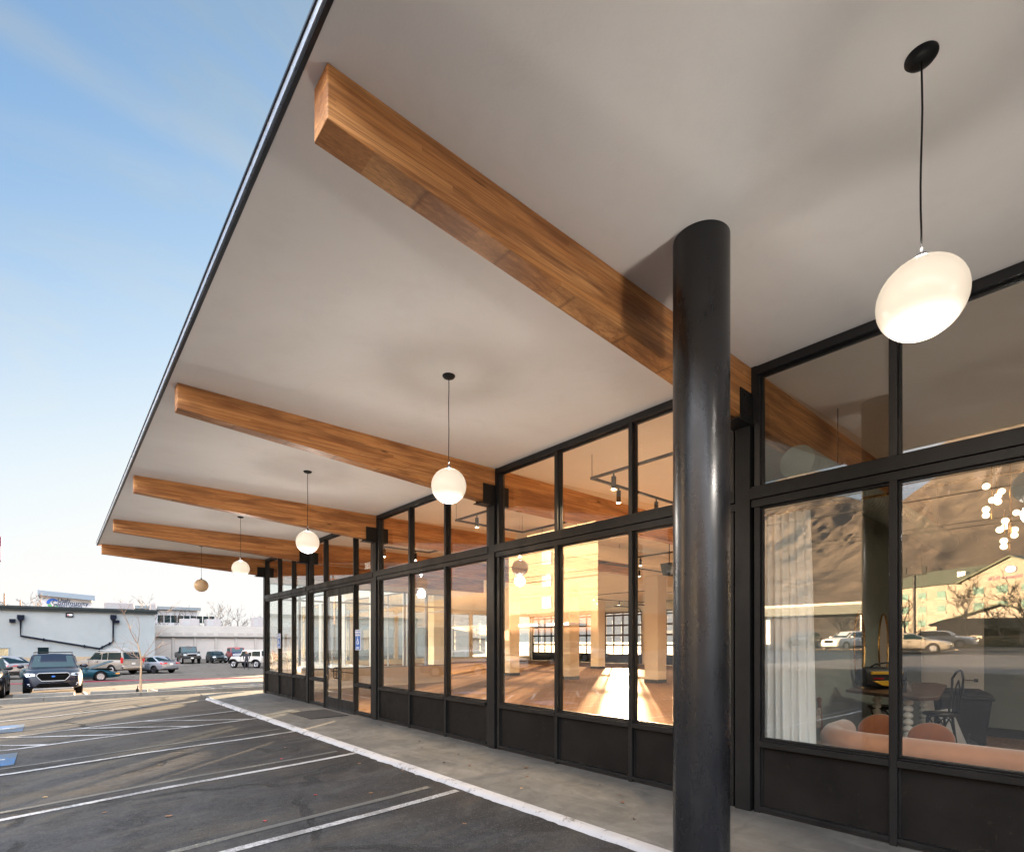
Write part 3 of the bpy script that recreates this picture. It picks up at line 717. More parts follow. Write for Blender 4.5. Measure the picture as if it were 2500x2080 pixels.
# ---------------------------------------------------------------- vehicles
def paint(name, col, rough=.22, metal=.35):
    m, nt, b = new_mat(name); v = coords(nt)
    setc(nt, b, ramp(nt, nz(nt, v, 4, 4), [(.3, tuple(c * .9 for c in col)), (.7, tuple(min(1, c * 1.1) for c in col))]))
    b.inputs['Metallic'].default_value = metal; b.inputs['Roughness'].default_value = rough + .1
    b.inputs['Coat Weight'].default_value = .25; b.inputs['Specular IOR Level'].default_value = .3; b.inputs['Coat Roughness'].default_value = .04
    return m
def lerp(a, b, t): return a + (b - a) * t
def arches(body, wheels, r, W):
    """cut round wheel openings out of the body"""
    mb = MB()
    for x in wheels:
        for s in (-1, 1): mb.cyl((x, s * (W/2 + .1), r), (x, s * (W/2 - .27), r), r * 1.16, n=28)
    cu = mb.build('cut', M['arch']); cu.location = cu.location + Vector((0, 0, 0))
    body.data.materials.append(M['arch'])
    bo = body.modifiers.new('b', 'BOOLEAN'); bo.operation = 'DIFFERENCE'; bo.object = cu; bo.solver = 'EXACT'; bo.material_mode = 'TRANSFER'
    par = body.parent; body.parent = None
    bpy.context.view_layer.update(); dg = bpy.context.evaluated_depsgraph_get()
    me = bpy.data.meshes.new_from_object(body.evaluated_get(dg)); body.modifiers.clear(); body.data = me; body.parent = par
    me.polygons.foreach_set('use_smooth', [True] * len(me.polygons)); me.set_sharp_from_angle(angle=R(38))
    bpy.data.objects.remove(cu)
def wheel_mb(r, w, spokes, thick=.3):
    t = MB(); prof = [(r*.62, -w/2+.02), (r*.93, -w/2), (r, -w/2+.03), (r, w/2-.03), (r*.93, w/2), (r*.62, w/2-.02), (r*.62, -w/2+.02)]
    Mx = Matrix.Rotation(R(90), 3, 'X'); t.lathe(prof, n=28, M=Mx)
    m = MB(); m.lathe([(r*.66, w/2-.03), (r*.62, w/2-.012), (r*.58, w/2-.03), (r*.58, w/2 - .05)], n=28, M=Mx)
    m.lathe([(.0001, w/2-.02), (r*.16, w/2-.02), (r*.16, w/2-.06)], n=14, M=Mx)
    for k in range(spokes):
        a = 2 * math.pi * k / spokes
        for da in (-.13, .13) if thick < .25 else (0,):
            p = []
            for rr, wd in ((r*.12, thick*.5), (r*.60, thick*.32)):
                for s in (-1, 1):
                    ang = a + da
                    c, sn = math.cos(ang), math.sin(ang); tx, tz = -sn, c
                    p.append((rr*c + s*wd*r*.5*tx, -(w/2 - .018), rr*sn + s*wd*r*.5*tz))
            m.slab([p[0], p[1], p[3], p[2]], (0, .03, 0))
    h = MB().lathe([(.0001, w/2-.07), (r*.6, w/2-.07), (r*.6, w/2-.075)], n=24, M=Mx)
    return t, m, h
def car(name, label, cat, loc, heading, L, W, Hh, r, axf, axr, low, gh, col, group=None, boxy=.0, rim='rim', spokes=5, thick=.28, opt=()):
    """x forward. low: stations (x, zbot, ztop, wfac) back to front. gh: (x_back, x_roof_rear, x_roof_front, x_cowl, z_belt)"""
    t = thing(name, label, cat, group=group)
    pm = col; st = sorted(low)
    mb = MB(); vs = []; hw = W / 2
    for (x, zb, zt, wf) in st:
        w = hw * wf; h = zt - zb
        half = [(w*.80, zb), (w*.955, zb + .10*h), (w*.99, zb + .32*h), (w, zb + .58*h), (w*lerp(.975, .995, boxy), zb + .82*h), (w*lerp(.90, .97, boxy), zt - .035*h*(1-boxy)), (w*lerp(.74, .9, boxy), zt + .012), (w*.38, zt + .03*(1 - boxy) + .012), (0, zt + .035*(1-boxy) + .012)]
        ring = [(x, y, z) for y, z in half] + [(x, -y, z) for y, z in reversed(half[:-1])]
        vs += ring
    n = 17; fs = []
    for i in range(len(st) - 1):
        for k in range(n): fs.append((i*n+k, (i+1)*n+k, (i+1)*n+(k+1) % n, i*n+(k+1) % n))
    fs += [tuple(range(n)), tuple(range((len(st)-1)*n + n - 1, (len(st)-1)*n - 1, -1))]
    mb.add(vs, fs)
    body = mb.build('body', [pm], t)
    loc0 = body.location.copy()
    arches(body, (axf, axr), r, W)
    # greenhouse
    xb, xr, xf, xc, zb = gh; rw = hw * lerp(.745, .86, boxy); bw = hw * lerp(.925, .965, boxy)
    g = MB(); nseg = 4; rows = []
    def ztop(u): return Hh - .05 * (2*u - 1) ** 2 * (1 - boxy) - .01
    for side in (1, -1):
        rows.append([(xb, side*bw*.93, zb - .05)] + [(lerp(xr, xf, u), side*rw*(.97 if u in (0, 1) else 1), ztop(u) - .03) for u in (0, .33, .66, 1)] + [(xc, side*bw*.93, zb - .05)])
    mid = [(lerp(xr, xf, u), 0, ztop(u) + .012) for u in (0, .33, .66, 1)]
    A_, B_ = rows
    vs = A_ + B_ + mid; a0, b0, m0 = 0, 6, 12
    fs = [(a0, a0+1, a0+2, a0+3, a0+4, a0+5), (b0+5, b0+4, b0+3, b0+2, b0+1, b0), (a0+5, b0+5, b0, a0)]
    for k in range(3): fs += [(a0+1+k, m0+k, m0+k+1, a0+2+k), (m0+k, b0+1+k, b0+2+k, m0+k+1)]
    fs += [(a0, b0, b0+1, m0, a0+1), (a0+4, m0+3, b0+4, b0+5, a0+5)]
    g.add(vs, fs); roofmat = M['black'] if 'blackroof' in opt else pm
    cab = g.build('cabin', [roofmat], t, smooth=True, bevel=.05 if boxy < .5 else .03, seg=3, ang=60)
    # glass panels, laid on the cabin planes
    def quadp(c00, c10, c11, c01, u0, u1, v0, v1, off=.014):
        c = [Vector(p) for p in (c00, c10, c11, c01)]
        def P(u, v): return c[0].lerp(c[1], u).lerp(c[3].lerp(c[2], u), v)
        nrm = (c[1] - c[0]).cross(c[3] - c[0]).normalized()
        return [P(u0, v0), P(u1, v0), P(u1, v1), P(u0, v1)], nrm * off
    zr = ztop(.5) - .03
    for side in (1, -1):
        fb, bb = (xc, side*bw*.93, zb - .05), (xb, side*bw*.93, zb - .05); rt, ft = (xr, side*rw*.97, ztop(0) - .03), (xf, side*rw*.97, ztop(1) - .03)
        nwin = 3 if 'three' in opt else 2
        sp = [.0, .43, .60, 1] if 'three' in opt else [0, .5, 1]
        if 'single' in opt: sp = [0, 1]
        if 'crew' in opt: sp = [0, .52, 1]
        for k in range(len(sp) - 1):
            xa = lerp(xb, xc, sp[k]); 
            u0, u1 = sp[k], sp[k+1]
            # belt points run xb..xc, roof points xr..xf
            def PT(u, v):
                b_ = Vector(bb).lerp(Vector(fb), u); 
                tx = min(max(b_.x, xr), xf) if True else 0
                tt = Vector(rt).lerp(Vector(ft), (tx - xr) / (xf - xr))
                return b_, tt
            g0 = .035 / (xc - xb) * 2
            ua, ub = u0 + g0 * (1.6 if k == 0 else .6), u1 - g0 * (1.6 if k == len(sp) - 2 else .6)
            poly = []
            b1, t1 = PT(ua, 0); b2, t2 = PT(ub, 0)
            lo1 = b1.lerp(Vector((b1.x, t1.y, t1.z)), .16); lo2 = b2.lerp(Vector((b2.x, t2.y, t2.z)), .16)
            tx1 = max(b1.x, xr + .05 + .0 * 1); tx2 = min(b2.x, xf - .05)
            y_at = lambda z: side * lerp(bw*.93, rw*.97, (z - (zb - .05)) / (zr - zb + .05))
            zt_ = lerp(zb, zr, .86)
            # keep within the sloping front and rear pillars
            def xlim(z, front):
                f = (z - (zb - .05)) / (zr - (zb - .05)); return lerp(xc, xf, f) - .10 if front else lerp(xb, xr, f) + .10
            zl = zb + .03
            pl = [(max(b1.x, xlim(zl, False)), zl), (min(b2.x, xlim(zl, True)), zl), (min(b2.x, xlim(zt_, True)), zt_), (max(b1.x, xlim(zt_, False)), zt_)]
            if pl[1][0] - pl[0][0] < .12: continue
            q = [(x_, y_at(z_), z_) for x_, z_ in pl]
            MB().slab([Vector(p) + Vector((0, side*.004, 0)) for p in q], (0, side * .012, 0)).build('side_window', M['carglass'], t)
    q, o_ = quadp((xc, -bw*.93, zb - .05), (xc, bw*.93, zb - .05), (xf, rw*.97, ztop(1) - .03), (xf, -rw*.97, ztop(1) - .03), .06, .94, .12, .93)
    MB().slab(q, o_).build('windscreen', M['carglass'], t)
    q, o_ = quadp((xb, bw*.93, zb - .05), (xb, -bw*.93, zb - .05), (xr, -rw*.97, ztop(0) - .03), (xr, rw*.97, ztop(0) - .03), .08, .92, .16, .92)
    MB().slab(q, o_).build('rear_window', M['carglass'], t)
    # wheels
    for i, x in enumerate((axf, axr)):
        for s in (1, -1):
            a, m_, h = wheel_mb(r, .24, spokes, thick); Rt = Matrix.Translation((x, s * (hw - .125), r)) @ Matrix.Rotation(0 if s < 0 else math.pi, 4, 'Z')
            wo = a.xf(Rt).build('wheel', M['tyre'], t, smooth=True); m_.xf(Rt).build('rim', M[rim], wo, smooth=True); h.xf(Rt).build('hub_shade', M['arch'], wo)
    # mirrors
    for s in (1, -1):
        mm = MB().sphere((xc - .32, s * (hw + .09), zb + .06), .12, 10, 8, (.55, 1.0, .68)).box(xc - .36, xc - .30, s*(hw*.93) - .02, s*(hw + .02) + .02, zb - .0, zb + .04)
        mm.build('mirror', M['black'] if 'blackmirror' in opt else pm, t, smooth=True)
    f = st[-1]; rr_ = st[0]; xfr = f[0]; xre = rr_[0]
    f2 = st[-2]; r2 = st[1]
    # door seams and handles on both sides
    for s in (1, -1):
        sm = MB()
        for x in ((xc - .28), (xc - 1.25)):
            if x < axr - .1: continue
            sm = MB().box(x - .006, x + .006, s*hw*.988 - .008, s*hw*1.002 + .001*s, st[len(st)//2][1] + .12, zb - .03); sm.build('door_seam', M['black'], t)
        for x in (xc - 1.12, xc - 1.98):
            if x > axr + .1: MB().box(x - .09, x + .07, s*hw - .02, s*hw + .018, zb - .16, zb - .125).build('door_handle', M['black'], t)
        MB().box(axr + r*1.2, axf - r*1.2, s*hw*.94 - .03, s*hw*.985 + .012*s, st[len(st)//2][1] - .02, st[len(st)//2][1] + .13).build('sill', M['blackplastic'], t)
    return t, dict(xf=xfr, xr=xre, hw=hw, zb=zb, pm=pm)

def plate(t, x, z, s, y=0, w=.3, h=.15):
    MB().box(x - .008, x + .008, y - w/2, y + w/2, z - h/2, z + h/2).build('licence_plate', M['plate'], t)
def box_part(t, name, x0, x1, y0, y1, z0, z1, m, bevel=.01):
    return MB().box(min(x0,x1), max(x0,x1), min(y0,y1), max(y0,y1), z0, z1).build(name, m, t, bevel=bevel, seg=2)
def poly_part(t, name, pts, off, m, bevel=.006):
    return MB().slab(pts, off).build(name, m, t, bevel=bevel)
def put(t, x, y, ax, z=None):
    """ax: compass bearing of the car's nose measured from +Y towards +X, degrees; follows the slope of the ground"""
    a = R(90 - ax); c, s = math.cos(a), math.sin(a)
    zf = G(x + c*1.4, y + s*1.4); zr = G(x - c*1.4, y - s*1.4)
    t.location = (x, y, (zf + zr) / 2 if z is None else z); t.rotation_euler = (0, math.atan2(zr - zf, 2.8), a)
SUVL = [(-2.45,.5,.85,.80),(-2.42,.42,1.02,.92),(-2.2,.32,1.10,.97),(-1.2,.25,1.13,1),(.2,.24,1.13,1),(1.15,.24,1.10,1),(1.75,.26,1.05,.985),(2.2,.27,.97,.93),(2.38,.30,.90,.84),(2.45,.36,.72,.74)]
def scale_low(low, kx, kz, ox=0): return [(x*kx+ox, a*kz, b*kz, w) for x, a, b, w in low]
SEDL = [(-2.3,.45,.78,.80),(-2.25,.36,.93,.90),(-1.95,.28,1.0,.955),(-1.1,.22,.95,1),(.2,.20,.93,1),(1.0,.20,.92,1),(1.6,.22,.86,.98),(2.05,.24,.76,.92),(2.25,.28,.68,.82),(2.3,.32,.55,.72)]
p_navy = paint('blue_black_car_paint', (.0035, .006, .016), .2, 0); p_silver = paint('silver_car_paint', (.24, .24, .255)); p_beige = paint('champagne_car_paint', (.23, .215, .195))
p_teal = paint('teal_car_paint', (.0, .035, .055)); p_grey = paint('light_blue_grey_car_paint', (.22, .235, .265)); p_black = paint('black_car_paint', (.005, .006, .008), .2, 0)
p_white = paint('white_car_paint', (.46, .45, .43), .25, .0); p_red = paint('red_car_paint', (.19, .018, .018), .35, 0); p_blue = paint('blue_hood_paint', (.02, .035, .09), .35, 0)
p_gold = paint('gold_car_paint', (.26, .215, .15)); p_lilac = paint('pale_blue_car_paint', (.19, .21, .27))

# 1 dark SUV facing the camera, with hexagonal chrome-edged grille
t, q = car('parked_suv', 'dark navy SUV facing the camera, with chrome edged hexagonal grille and roof rails', 'car', (0,0,0), 0, 5.0, 1.93, 1.76, .37, 1.52, -1.37, scale_low(SUVL, 1.02, 1.0), (-2.40, -1.9, .35, 1.12, 1.12), p_navy, group='cars parked in the lot', opt=('three',), spokes=5)
xf = 2.49
hexp = [(-.45, .80), (-.53, .93), (-.45, 1.02), (.45, 1.02), (.53, .93), (.45, .80), (.36, .70), (-.36, .70)]
gr = poly_part(t, 'grille', [(xf - .02, y, z - .11) for y, z in hexp], (.035, 0, 0), M['arch'])
MB().tube([(xf + .018, y, z - .11) for y, z in hexp + [hexp[0]]], .016, 6).build('chrome_surround', M['grey'], gr)
MB().sphere((xf + .02, 0, .77), .05, 16, 8, (.25, 1.3, .65)).build('emblem', M['bluesign'], gr, smooth=True)
for s in (-1, 1):
    poly_part(t, 'headlight', [(xf - .05, s*.58, .90), (xf - .01, s*.56, .80), (xf - .12, s*.84, .77), (xf - .30, s*.92, .90), (xf - .20, s*.84, .92)], (.05, 0, .0), M['headlight'])
    box_part(t, 'fog_light', xf - .14, xf - .005, s*.58, s*.80, .465, .485, M['chrome']); box_part(t, 'fog_light', xf - .14, xf - .01, s*.62, s*.74, .40, .43, M['headlight'])
    MB().tube([(-1.9, s*.66, 1.70), (-1.8, s*.66, 1.79), (.15, s*.66, 1.80), (.35, s*.66, 1.73)], .018, 6).build('roof_rail', M['chrome'], t)
poly_part(t, 'lower_grille', [(xf - .05, -.45, .50), (xf - .05, .45, .50), (xf - .05, .60, .33), (xf - .05, -.60, .33)], (.06, 0, 0), M['arch'])
box_part(t, 'skid_plate', xf - .16, xf - .02, -.62, .62, .26, .31, M['grey'])
MB().tube([(-.9, -.66, 1.80), (-.9, .66, 1.80)], .014, 6).build('roof_bar', M['black'], t); MB().tube([(-.0, -.66, 1.80), (-.0, .66, 1.80)], .014, 6).build('roof_bar', M['black'], t)
put(t, -.08, 28.75 + 2.5, 180)
# 2 dark car cut off by the left edge
t, q = car('parked_suv', 'dark SUV at the left edge of the photo, only its front corner in view', 'car', (0,0,0), 0, 4.8, 1.9, 1.7, .36, 1.45, -1.35, scale_low(SUVL, .98, .97), (-2.3, -1.7, .35, 1.1, 1.08), p_black, group='cars parked in the lot', opt=('three',))
for s in (-1, 1): poly_part(t, 'headlight', [(2.24, s*.58, .92), (2.28, s*.58, .80), (2.16, s*.84, .79), (2.0, s*.88, .90)], (.07, 0, .02), M['headlight'])
box_part(t, 'grille', 2.30, 2.40, -.5, .5, .62, .84, M['arch'])
put(t, -2.46, 27.6 + 2.45, 180)
# 3 silver crossover, rear three quarter
t, q = car('parked_crossover', 'silver crossover seen from behind at far left, with thin red tail lights', 'car', (0,0,0), 0, 4.9, 1.9, 1.68, .38, 1.45, -1.4, scale_low(SUVL, 1.0, .98), (-2.34, -1.35, .3, 1.15, 1.10), p_silver, group='cars parked in the lot')
for s in (-1, 1): poly_part(t, 'tail_light', [(-2.44, s*.28, 1.0), (-2.45, s*.28, .965), (-2.36, s*.90, .90), (-2.27, s*.92, 1.0)], (-.05, 0, 0), M['redlight'])
poly_part(t, 'rear_bumper', [(-2.50, -.8, .34), (-2.50, .8, .34), (-2.50, .86, .58), (-2.50, -.86, .58)], (.1, 0, 0), M['blackplastic'], .02)
plate(t, -2.475, .80, -1); put(t, -3.3, 53.3, -38)
# 4 champagne full-size SUV, rear three quarter
t, q = car('parked_large_suv', 'big champagne SUV seen from behind, between the navy SUV and the silver sedan', 'car', (0,0,0), 0, 5.25, 2.0, 1.95, .40, 1.62, -1.5, scale_low([(-2.45,.55,.9,.90),(-2.44,.45,1.12,.96),(-2.3,.38,1.2,.985),(-1.2,.33,1.23,1),(.2,.32,1.23,1),(1.15,.32,1.2,1),(1.75,.34,1.16,.99),(2.25,.36,1.08,.95),(2.4,.4,.98,.9),(2.45,.45,.8,.85)], 1.07, 1), (-2.58, -2.38, .45, 1.15, 1.22), p_beige, group='cars parked in the lot', boxy=.45, opt=('three',))
for s in (-1, 1):
    box_part(t, 'tail_light', -2.635, -2.52, s*.86, s*1.0, .98, 1.42, M['redlight'])
    MB().tube([(-2.2, s*.74, 1.93), (-2.1, s*.74, 2.0), (.2, s*.74, 2.0), (.4, s*.74, 1.93)], .02, 6).build('roof_rail', M['grey'], t)
box_part(t, 'rear_bumper', -2.74, -2.5, -.95, .95, .52, .74, M['chrome'], .03); plate(t, -2.66, .92, -1); put(t, 3.35, 55.6, -34)
# 5 teal sports coupe with raised hood
t, q = car('parked_coupe', 'low teal sports coupe with its hood propped open, beside the red painted kerb', 'car', (0,0,0), 0, 4.9, 1.88, 1.26, .325, 1.35, -1.2,
    [(-2.4,.4,.7,.8),(-2.3,.32,.86,.92),(-1.9,.25,.90,.97),(-.9,.2,.86,1),(.3,.18,.83,1),(1.0,.18,.78,1),(1.5,.2,.72,.98),(1.95,.22,.62,.94),(2.3,.25,.52,.85),(2.45,.3,.42,.7)], (-2.1, -.75, -.1, .95, .82), p_teal, group='cars parked in the lot', opt=('single',))
MB().slab([(.95, -.7, .86), (.95, .7, .86), (2.1, .62, 1.28), (2.1, -.62, 1.28)], (-.02, 0, .03)).build('raised_hood', p_teal, t, bevel=.01)
MB().tube([(1.6, .55, .72), (1.7, .5, 1.12)], .012, 6).build('hood_prop', M['grey'], t)
MB().box(1.05, 2.0, -.6, .6, .70, .80).build('engine_bay', M['arch'], t)
for s in (-1, 1): box_part(t, 'indicator', 2.16, 2.36, s*.70, s*.84, .44, .52, M['amber'])
put(t, .75, 44.2, 84)
# 6 silver sedan, rear three quarter
t, q = car('parked_sedan', 'silver sedan seen from behind with wide red tail lights, right of the champagne SUV', 'car', (0,0,0), 0, 4.62, 1.76, 1.50, .33, 1.35, -1.35, scale_low(SEDL, 1.0, 1.04), (-1.85, -.95, .25, 1.25, .97), p_grey, group='cars parked in the lot', rim='rimdark')
for s in (-1, 1): poly_part(t, 'tail_light', [(-2.30, s*.38, .93), (-2.31, s*.42, .82), (-2.20, s*.86, .80), (-2.08, s*.86, .95)], (-.05, 0, 0), M['redlight'])
box_part(t, 'spoiler', -2.25, -1.98, -.62, .62, 1.055, 1.08, p_grey); poly_part(t, 'rear_bumper', [(-2.34, -.6, .30), (-2.34, .6, .30), (-2.34, .68, .42), (-2.34, -.68, .42)], (.1, 0, 0), M['blackplastic'])
plate(t, -2.325, .80, -1); put(t, 6.35, 55.6, -30)
# 7 dark pickup facing the camera
t, q = car('parked_pickup', 'lifted dark pickup truck with chrome grille, leftmost vehicle in front of the storage doors', 'pickup truck', (0,0,0), 0, 5.9, 2.05, 2.15, .46, 1.95, -1.75,
    [(-3.0,.72,1.25,.93),(-2.9,.62,1.36,.98),(-1.2,.58,1.38,1),(-.9,.56,1.38,1),(.9,.56,1.38,1),(1.9,.58,1.36,1),(2.6,.6,1.32,.97),(2.85,.62,1.26,.92),(2.92,.68,1.0,.88)], (-.75, -.6, .72, 1.25, 1.36), p_black, group='cars parked in the lot', boxy=.7, opt=('crew', 'blackmirror'), spokes=6)
box_part(t, 'truck_bed', -2.85, -.9, -.86, .86, 1.33, 1.402, M['arch'])
gr = box_part(t, 'grille', 2.86, 2.97, -.52, .52, .98, 1.26, M['chrome'], .02); box_part(gr, 'grille_mesh', 2.92, 2.985, -.44, .44, 1.03, 1.21, M['arch'])
for s in (-1, 1): box_part(t, 'headlight', 2.84, 2.95, s*.56, s*.90, 1.0, 1.22, M['headlight'])
box_part(t, 'front_bumper', 2.8, 3.1, -1.0, 1.0, .62, .86, M['blackplastic'], .05); plate(t, 3.11, .72, 1)
put(t, 12.7, 78.2, 180)
# 8 dark wagon
t, q = car('parked_wagon', 'dark green wagon with hood scoop and roof rack, right of the pickup truck', 'car', (0,0,0), 0, 4.7, 1.78, 1.52, .33, 1.4, -1.27, scale_low(SEDL, 1.0, 1.08), (-2.25, -1.95, .2, 1.15, 1.0), paint('dark_green_car_paint', (.005, .010, .010), .2, 0), group='cars parked in the lot', opt=('three',), rim='rimdark')
for s in (-1, 1):
    poly_part(t, 'headlight', [(2.10, s*.50, .84), (2.22, s*.50, .70), (2.1, s*.78, .70), (1.95, s*.80, .82)], (.06, 0, .02), M['headlight'])
    MB().tube([(-1.8, s*.60, 1.50), (-1.7, s*.60, 1.57), (.0, s*.60, 1.57), (.15, s*.60, 1.51)], .02, 6).build('roof_rail', M['grey'], t)
    box_part(t, 'fog_light', 2.22, 2.30, s*.56, s*.68, .36, .45, M['headlight'])
MB().tube([(-.4, -.7, 1.62), (-.4, .7, 1.62)], .02, 6).build('roof_bar', M['grey'], t)
box_part(t, 'grille', 2.2, 2.325, -.36, .36, .56, .72, M['arch']); box_part(t, 'hood_scoop', 1.25, 1.6, -.28, .28, .98, 1.03, M['black'])
put(t, 15.75, 77.2, 180)
# 9 old red and blue utility truck
t, q = car('parked_truck', 'old boxy red truck with a blue hood, behind the white off-road car', 'truck', (0,0,0), 0, 4.6, 2.0, 1.98, .42, 1.4, -1.25,
    [(-2.3,.62,1.22,.96),(-2.2,.55,1.28,.99),(.5,.52,1.3,1),(1.0,.52,1.3,1),(1.9,.55,1.28,.99),(2.2,.58,1.24,.97),(2.28,.62,1.1,.95)], (-2.15, -2.0, .42, .85, 1.28), p_red, group='cars parked in the lot', boxy=.85, opt=('crew',))
box_part(t, 'hood', .95, 2.26, -.93, .93, 1.24, 1.345, p_blue, .02); box_part(t, 'front_panel', 2.22, 2.33, -.9, .9, .80, 1.24, p_blue, .02)
gr = box_part(t, 'grille', 2.32, 2.36, -.62, .62, .9, 1.16, M['grey'])
for s in (-1, 1): MB().cyl((2.34, s*.72, 1.03), (2.38, s*.72, 1.03), .11, n=16).build('headlight', M['headlight'], t); 
box_part(t, 'front_bumper', 2.32, 2.5, -.98, .98, .6, .74, M['chrome'], .02)
put(t, 18.7, 79.5, 184)
# 10 white four-door jeep, side on
t, q = car('parked_off_roader', 'white boxy off-road car side on with black fender flares, behind the standing person', 'car', (0,0,0), 0, 4.6, 1.75, 1.86, .42, 1.5, -1.47,
    [(-2.1,.62,1.12,.97),(-2.05,.55,1.17,1),(-.5,.52,1.2,1),(.8,.52,1.2,1),(.9,.54,1.2,.98),(1.5,.56,1.18,.86),(2.0,.6,1.14,.80),(2.08,.62,1.0,.78)], (-2.05, -1.98, .45, .78, 1.19), p_white, group='cars parked in the lot', boxy=1.0, opt=('three', 'blackmirror'), rim='chrome', spokes=7, thick=.2)
for s in (-1, 1):
    for x in (1.5, -1.47):
        MB().prism([(x + math.cos(a_)*.56, .44 + math.sin(a_)*.50) for a_ in [R(v) for v in range(0, 181, 20)]] + [(x + math.cos(a_)*.50, .44 + math.sin(a_)*.45) for a_ in [R(v) for v in range(180, -1, -20)]], 'y', s*.62 if x > 0 else s*.80, s*.97).build('fender_flare', M['blackplastic'], t)
    MB().cyl((2.08, s*.48, 1.0), (2.12, s*.48, 1.0), .09, n=14).build('headlight', M['headlight'], t)
box_part(t, 'front_bumper', 2.1, 2.35, -.75, .75, .55, .72, M['blackplastic'], .02); gr = box_part(t, 'grille', 2.07, 2.10, -.36, .36, .78, 1.12, M['arch'])
MB().lathe([(.0001,-.12),(.36,-.12),(.40,-.08),(.40,.08),(.36,.12),(.0001,.12)], (-2.25, 0, 1.0), 20, M=Matrix.Rotation(R(90), 3, 'Y')).build('spare_wheel', M['tyre'], t, smooth=True)
put(t, 15.55, 60.2, -31)
# 11 red car whose roof shows above the off-roader
t, q = car('parked_sedan', 'dark red car mostly hidden behind the white off-road car, only its roof in view', 'car', (0,0,0), 0, 4.6, 1.8, 1.55, .33, 1.35, -1.3, SEDL, (-1.8, -.9, .25, 1.2, .95), p_red, group='cars parked in the lot')
put(t, 22.6, 78.5, 180)

# cars the glass mirrors: along the island and on the street east of the lot
t, q = car('parked_crossover', 'pale blue grey crossover with star shaped wheels, mirrored right of the doors', 'car', (0,0,0), 0, 4.5, 1.8, 1.62, .36, 1.3, -1.3, scale_low(SUVL, .92, .95), (-2.15, -1.45, .3, 1.1, 1.05), p_lilac, group='cars mirrored in the glass', spokes=6, thick=.2)
for s in (-1, 1): poly_part(t, 'tail_light', [(-2.24, s*.55, 1.02), (-2.26, s*.55, .86), (-2.1, s*.88, .84), (-1.95, s*.88, 1.0)], (-.05, 0, 0), M['redlight'])
plate(t, -2.28, .7, -1); put(t, -8.2, 27.1, 47)
t, q = car('moving_sedan', 'gold sedan on the street, mirrored beside the cream and brick building', 'car', (0,0,0), 0, 4.6, 1.8, 1.42, .33, 1.35, -1.3, SEDL, (-1.9, -1.0, .15, 1.2, .92), p_gold, group='cars mirrored in the glass')
put(t, -22.3, 37.0, 0)
t, q = car('moving_sedan', 'silver gold sedan driving along the street, mirrored in the lounge glass above the bin', 'car', (0,0,0), 0, 4.6, 1.8, 1.42, .33, 1.35, -1.3, SEDL, (-1.9, -1.0, .15, 1.2, .92), paint('pale_gold_car_paint', (.26, .235, .2)), group='cars mirrored in the glass')
put(t, -35.5, 10.2, 184)
t, q = car('parked_wagon', 'white wagon facing the street, mirrored in the glass beside the white curtain', 'car', (0,0,0), 0, 4.7, 1.85, 1.62, .35, 1.4, -1.3, scale_low(SUVL, .96, .95), (-2.3, -1.9, .3, 1.15, 1.05), p_white, group='cars mirrored in the glass', opt=('three',))
for s in (-1, 1): poly_part(t, 'headlight', [(2.16, s*.55, .92), (2.24, s*.55, .78), (2.1, s*.84, .78), (1.95, s*.86, .9)], (.06, 0, .02), M['headlight'])
box_part(t, 'grille', 2.22, 2.36, -.42, .42, .62, .82, M['arch']); put(t, -41.5, 16.0, 70)
for i, (x, y, a_, pm, lb) in enumerate(((-48, 22, 90, p_black, 'dark sedan parked behind the white wagon in the mirrored lot'), (-56, 12, 175, p_white, 'white hatchback in the mirrored hotel lot below the bare trees'), (-57, 4, 95, p_silver, 'silver hatchback in the mirrored hotel lot near the hedge'), (-12.5, 28.6, 180, p_silver, 'silver SUV parked nose to the island kerb, mirrored left of the doors'), (-17.6, 28.9, 180, p_black, 'black SUV parked nose to the island kerb, mirrored in the doors'), (-21.5, 29.2, 180, p_grey, 'blue grey SUV parked last along the island kerb, mirrored in the far panes'))):
    t, q = car('parked_suv', lb, 'car', (0,0,0), 0, 4.8, 1.88, 1.66, .36, 1.42, -1.35, scale_low(SUVL, .98, .97), (-2.3, -1.8, .3, 1.12, 1.08), pm, group='cars mirrored in the glass', opt=('three',))
    for s in (-1, 1):
        poly_part(t, 'headlight', [(2.24, s*.58, .92), (2.28, s*.58, .80), (2.16, s*.84, .79), (2.0, s*.88, .90)], (.07, 0, .02), M['headlight'])
        box_part(t, 'tail_light', -2.40, -2.30, s*.70, s*.92, .85, 1.05, M['redlight'])
    box_part(t, 'grille', 2.30, 2.40, -.5, .5, .62, .84, M['arch']); put(t, x, y, a_)
# ---------------------------------------------------------------- text
def text_mb(s, size, M4, depth=.02, bold=.0, align='CENTER'):
    cu = bpy.data.curves.new('t', 'FONT'); cu.body = s; cu.size = size; cu.extrude = depth / 2; cu.offset = bold; cu.align_x = align; cu.align_y = 'CENTER'; cu.resolution_u = 3
    o = bpy.data.objects.new('t', cu); C.objects.link(o); bpy.context.view_layer.update()
    me = bpy.data.meshes.new_from_object(o.evaluated_get(bpy.context.evaluated_depsgraph_get())); bpy.data.objects.remove(o)
    mb = MB(); mb.add([M4 @ v.co for v in me.vertices], [tuple(p.vertices) for p in me.polygons]); bpy.data.meshes.remove(me)
    return mb
def facing(loc, az):
    """text plane whose front faces compass direction az (deg from +Y towards +X)"""
    a = R(az); n = Vector((math.sin(a), math.cos(a), 0)); up = Vector((0, 0, 1)); right = up.cross(n)
    m = Matrix((right, up, n)).transposed().to_4x4(); m.translation = Vector(loc); return m
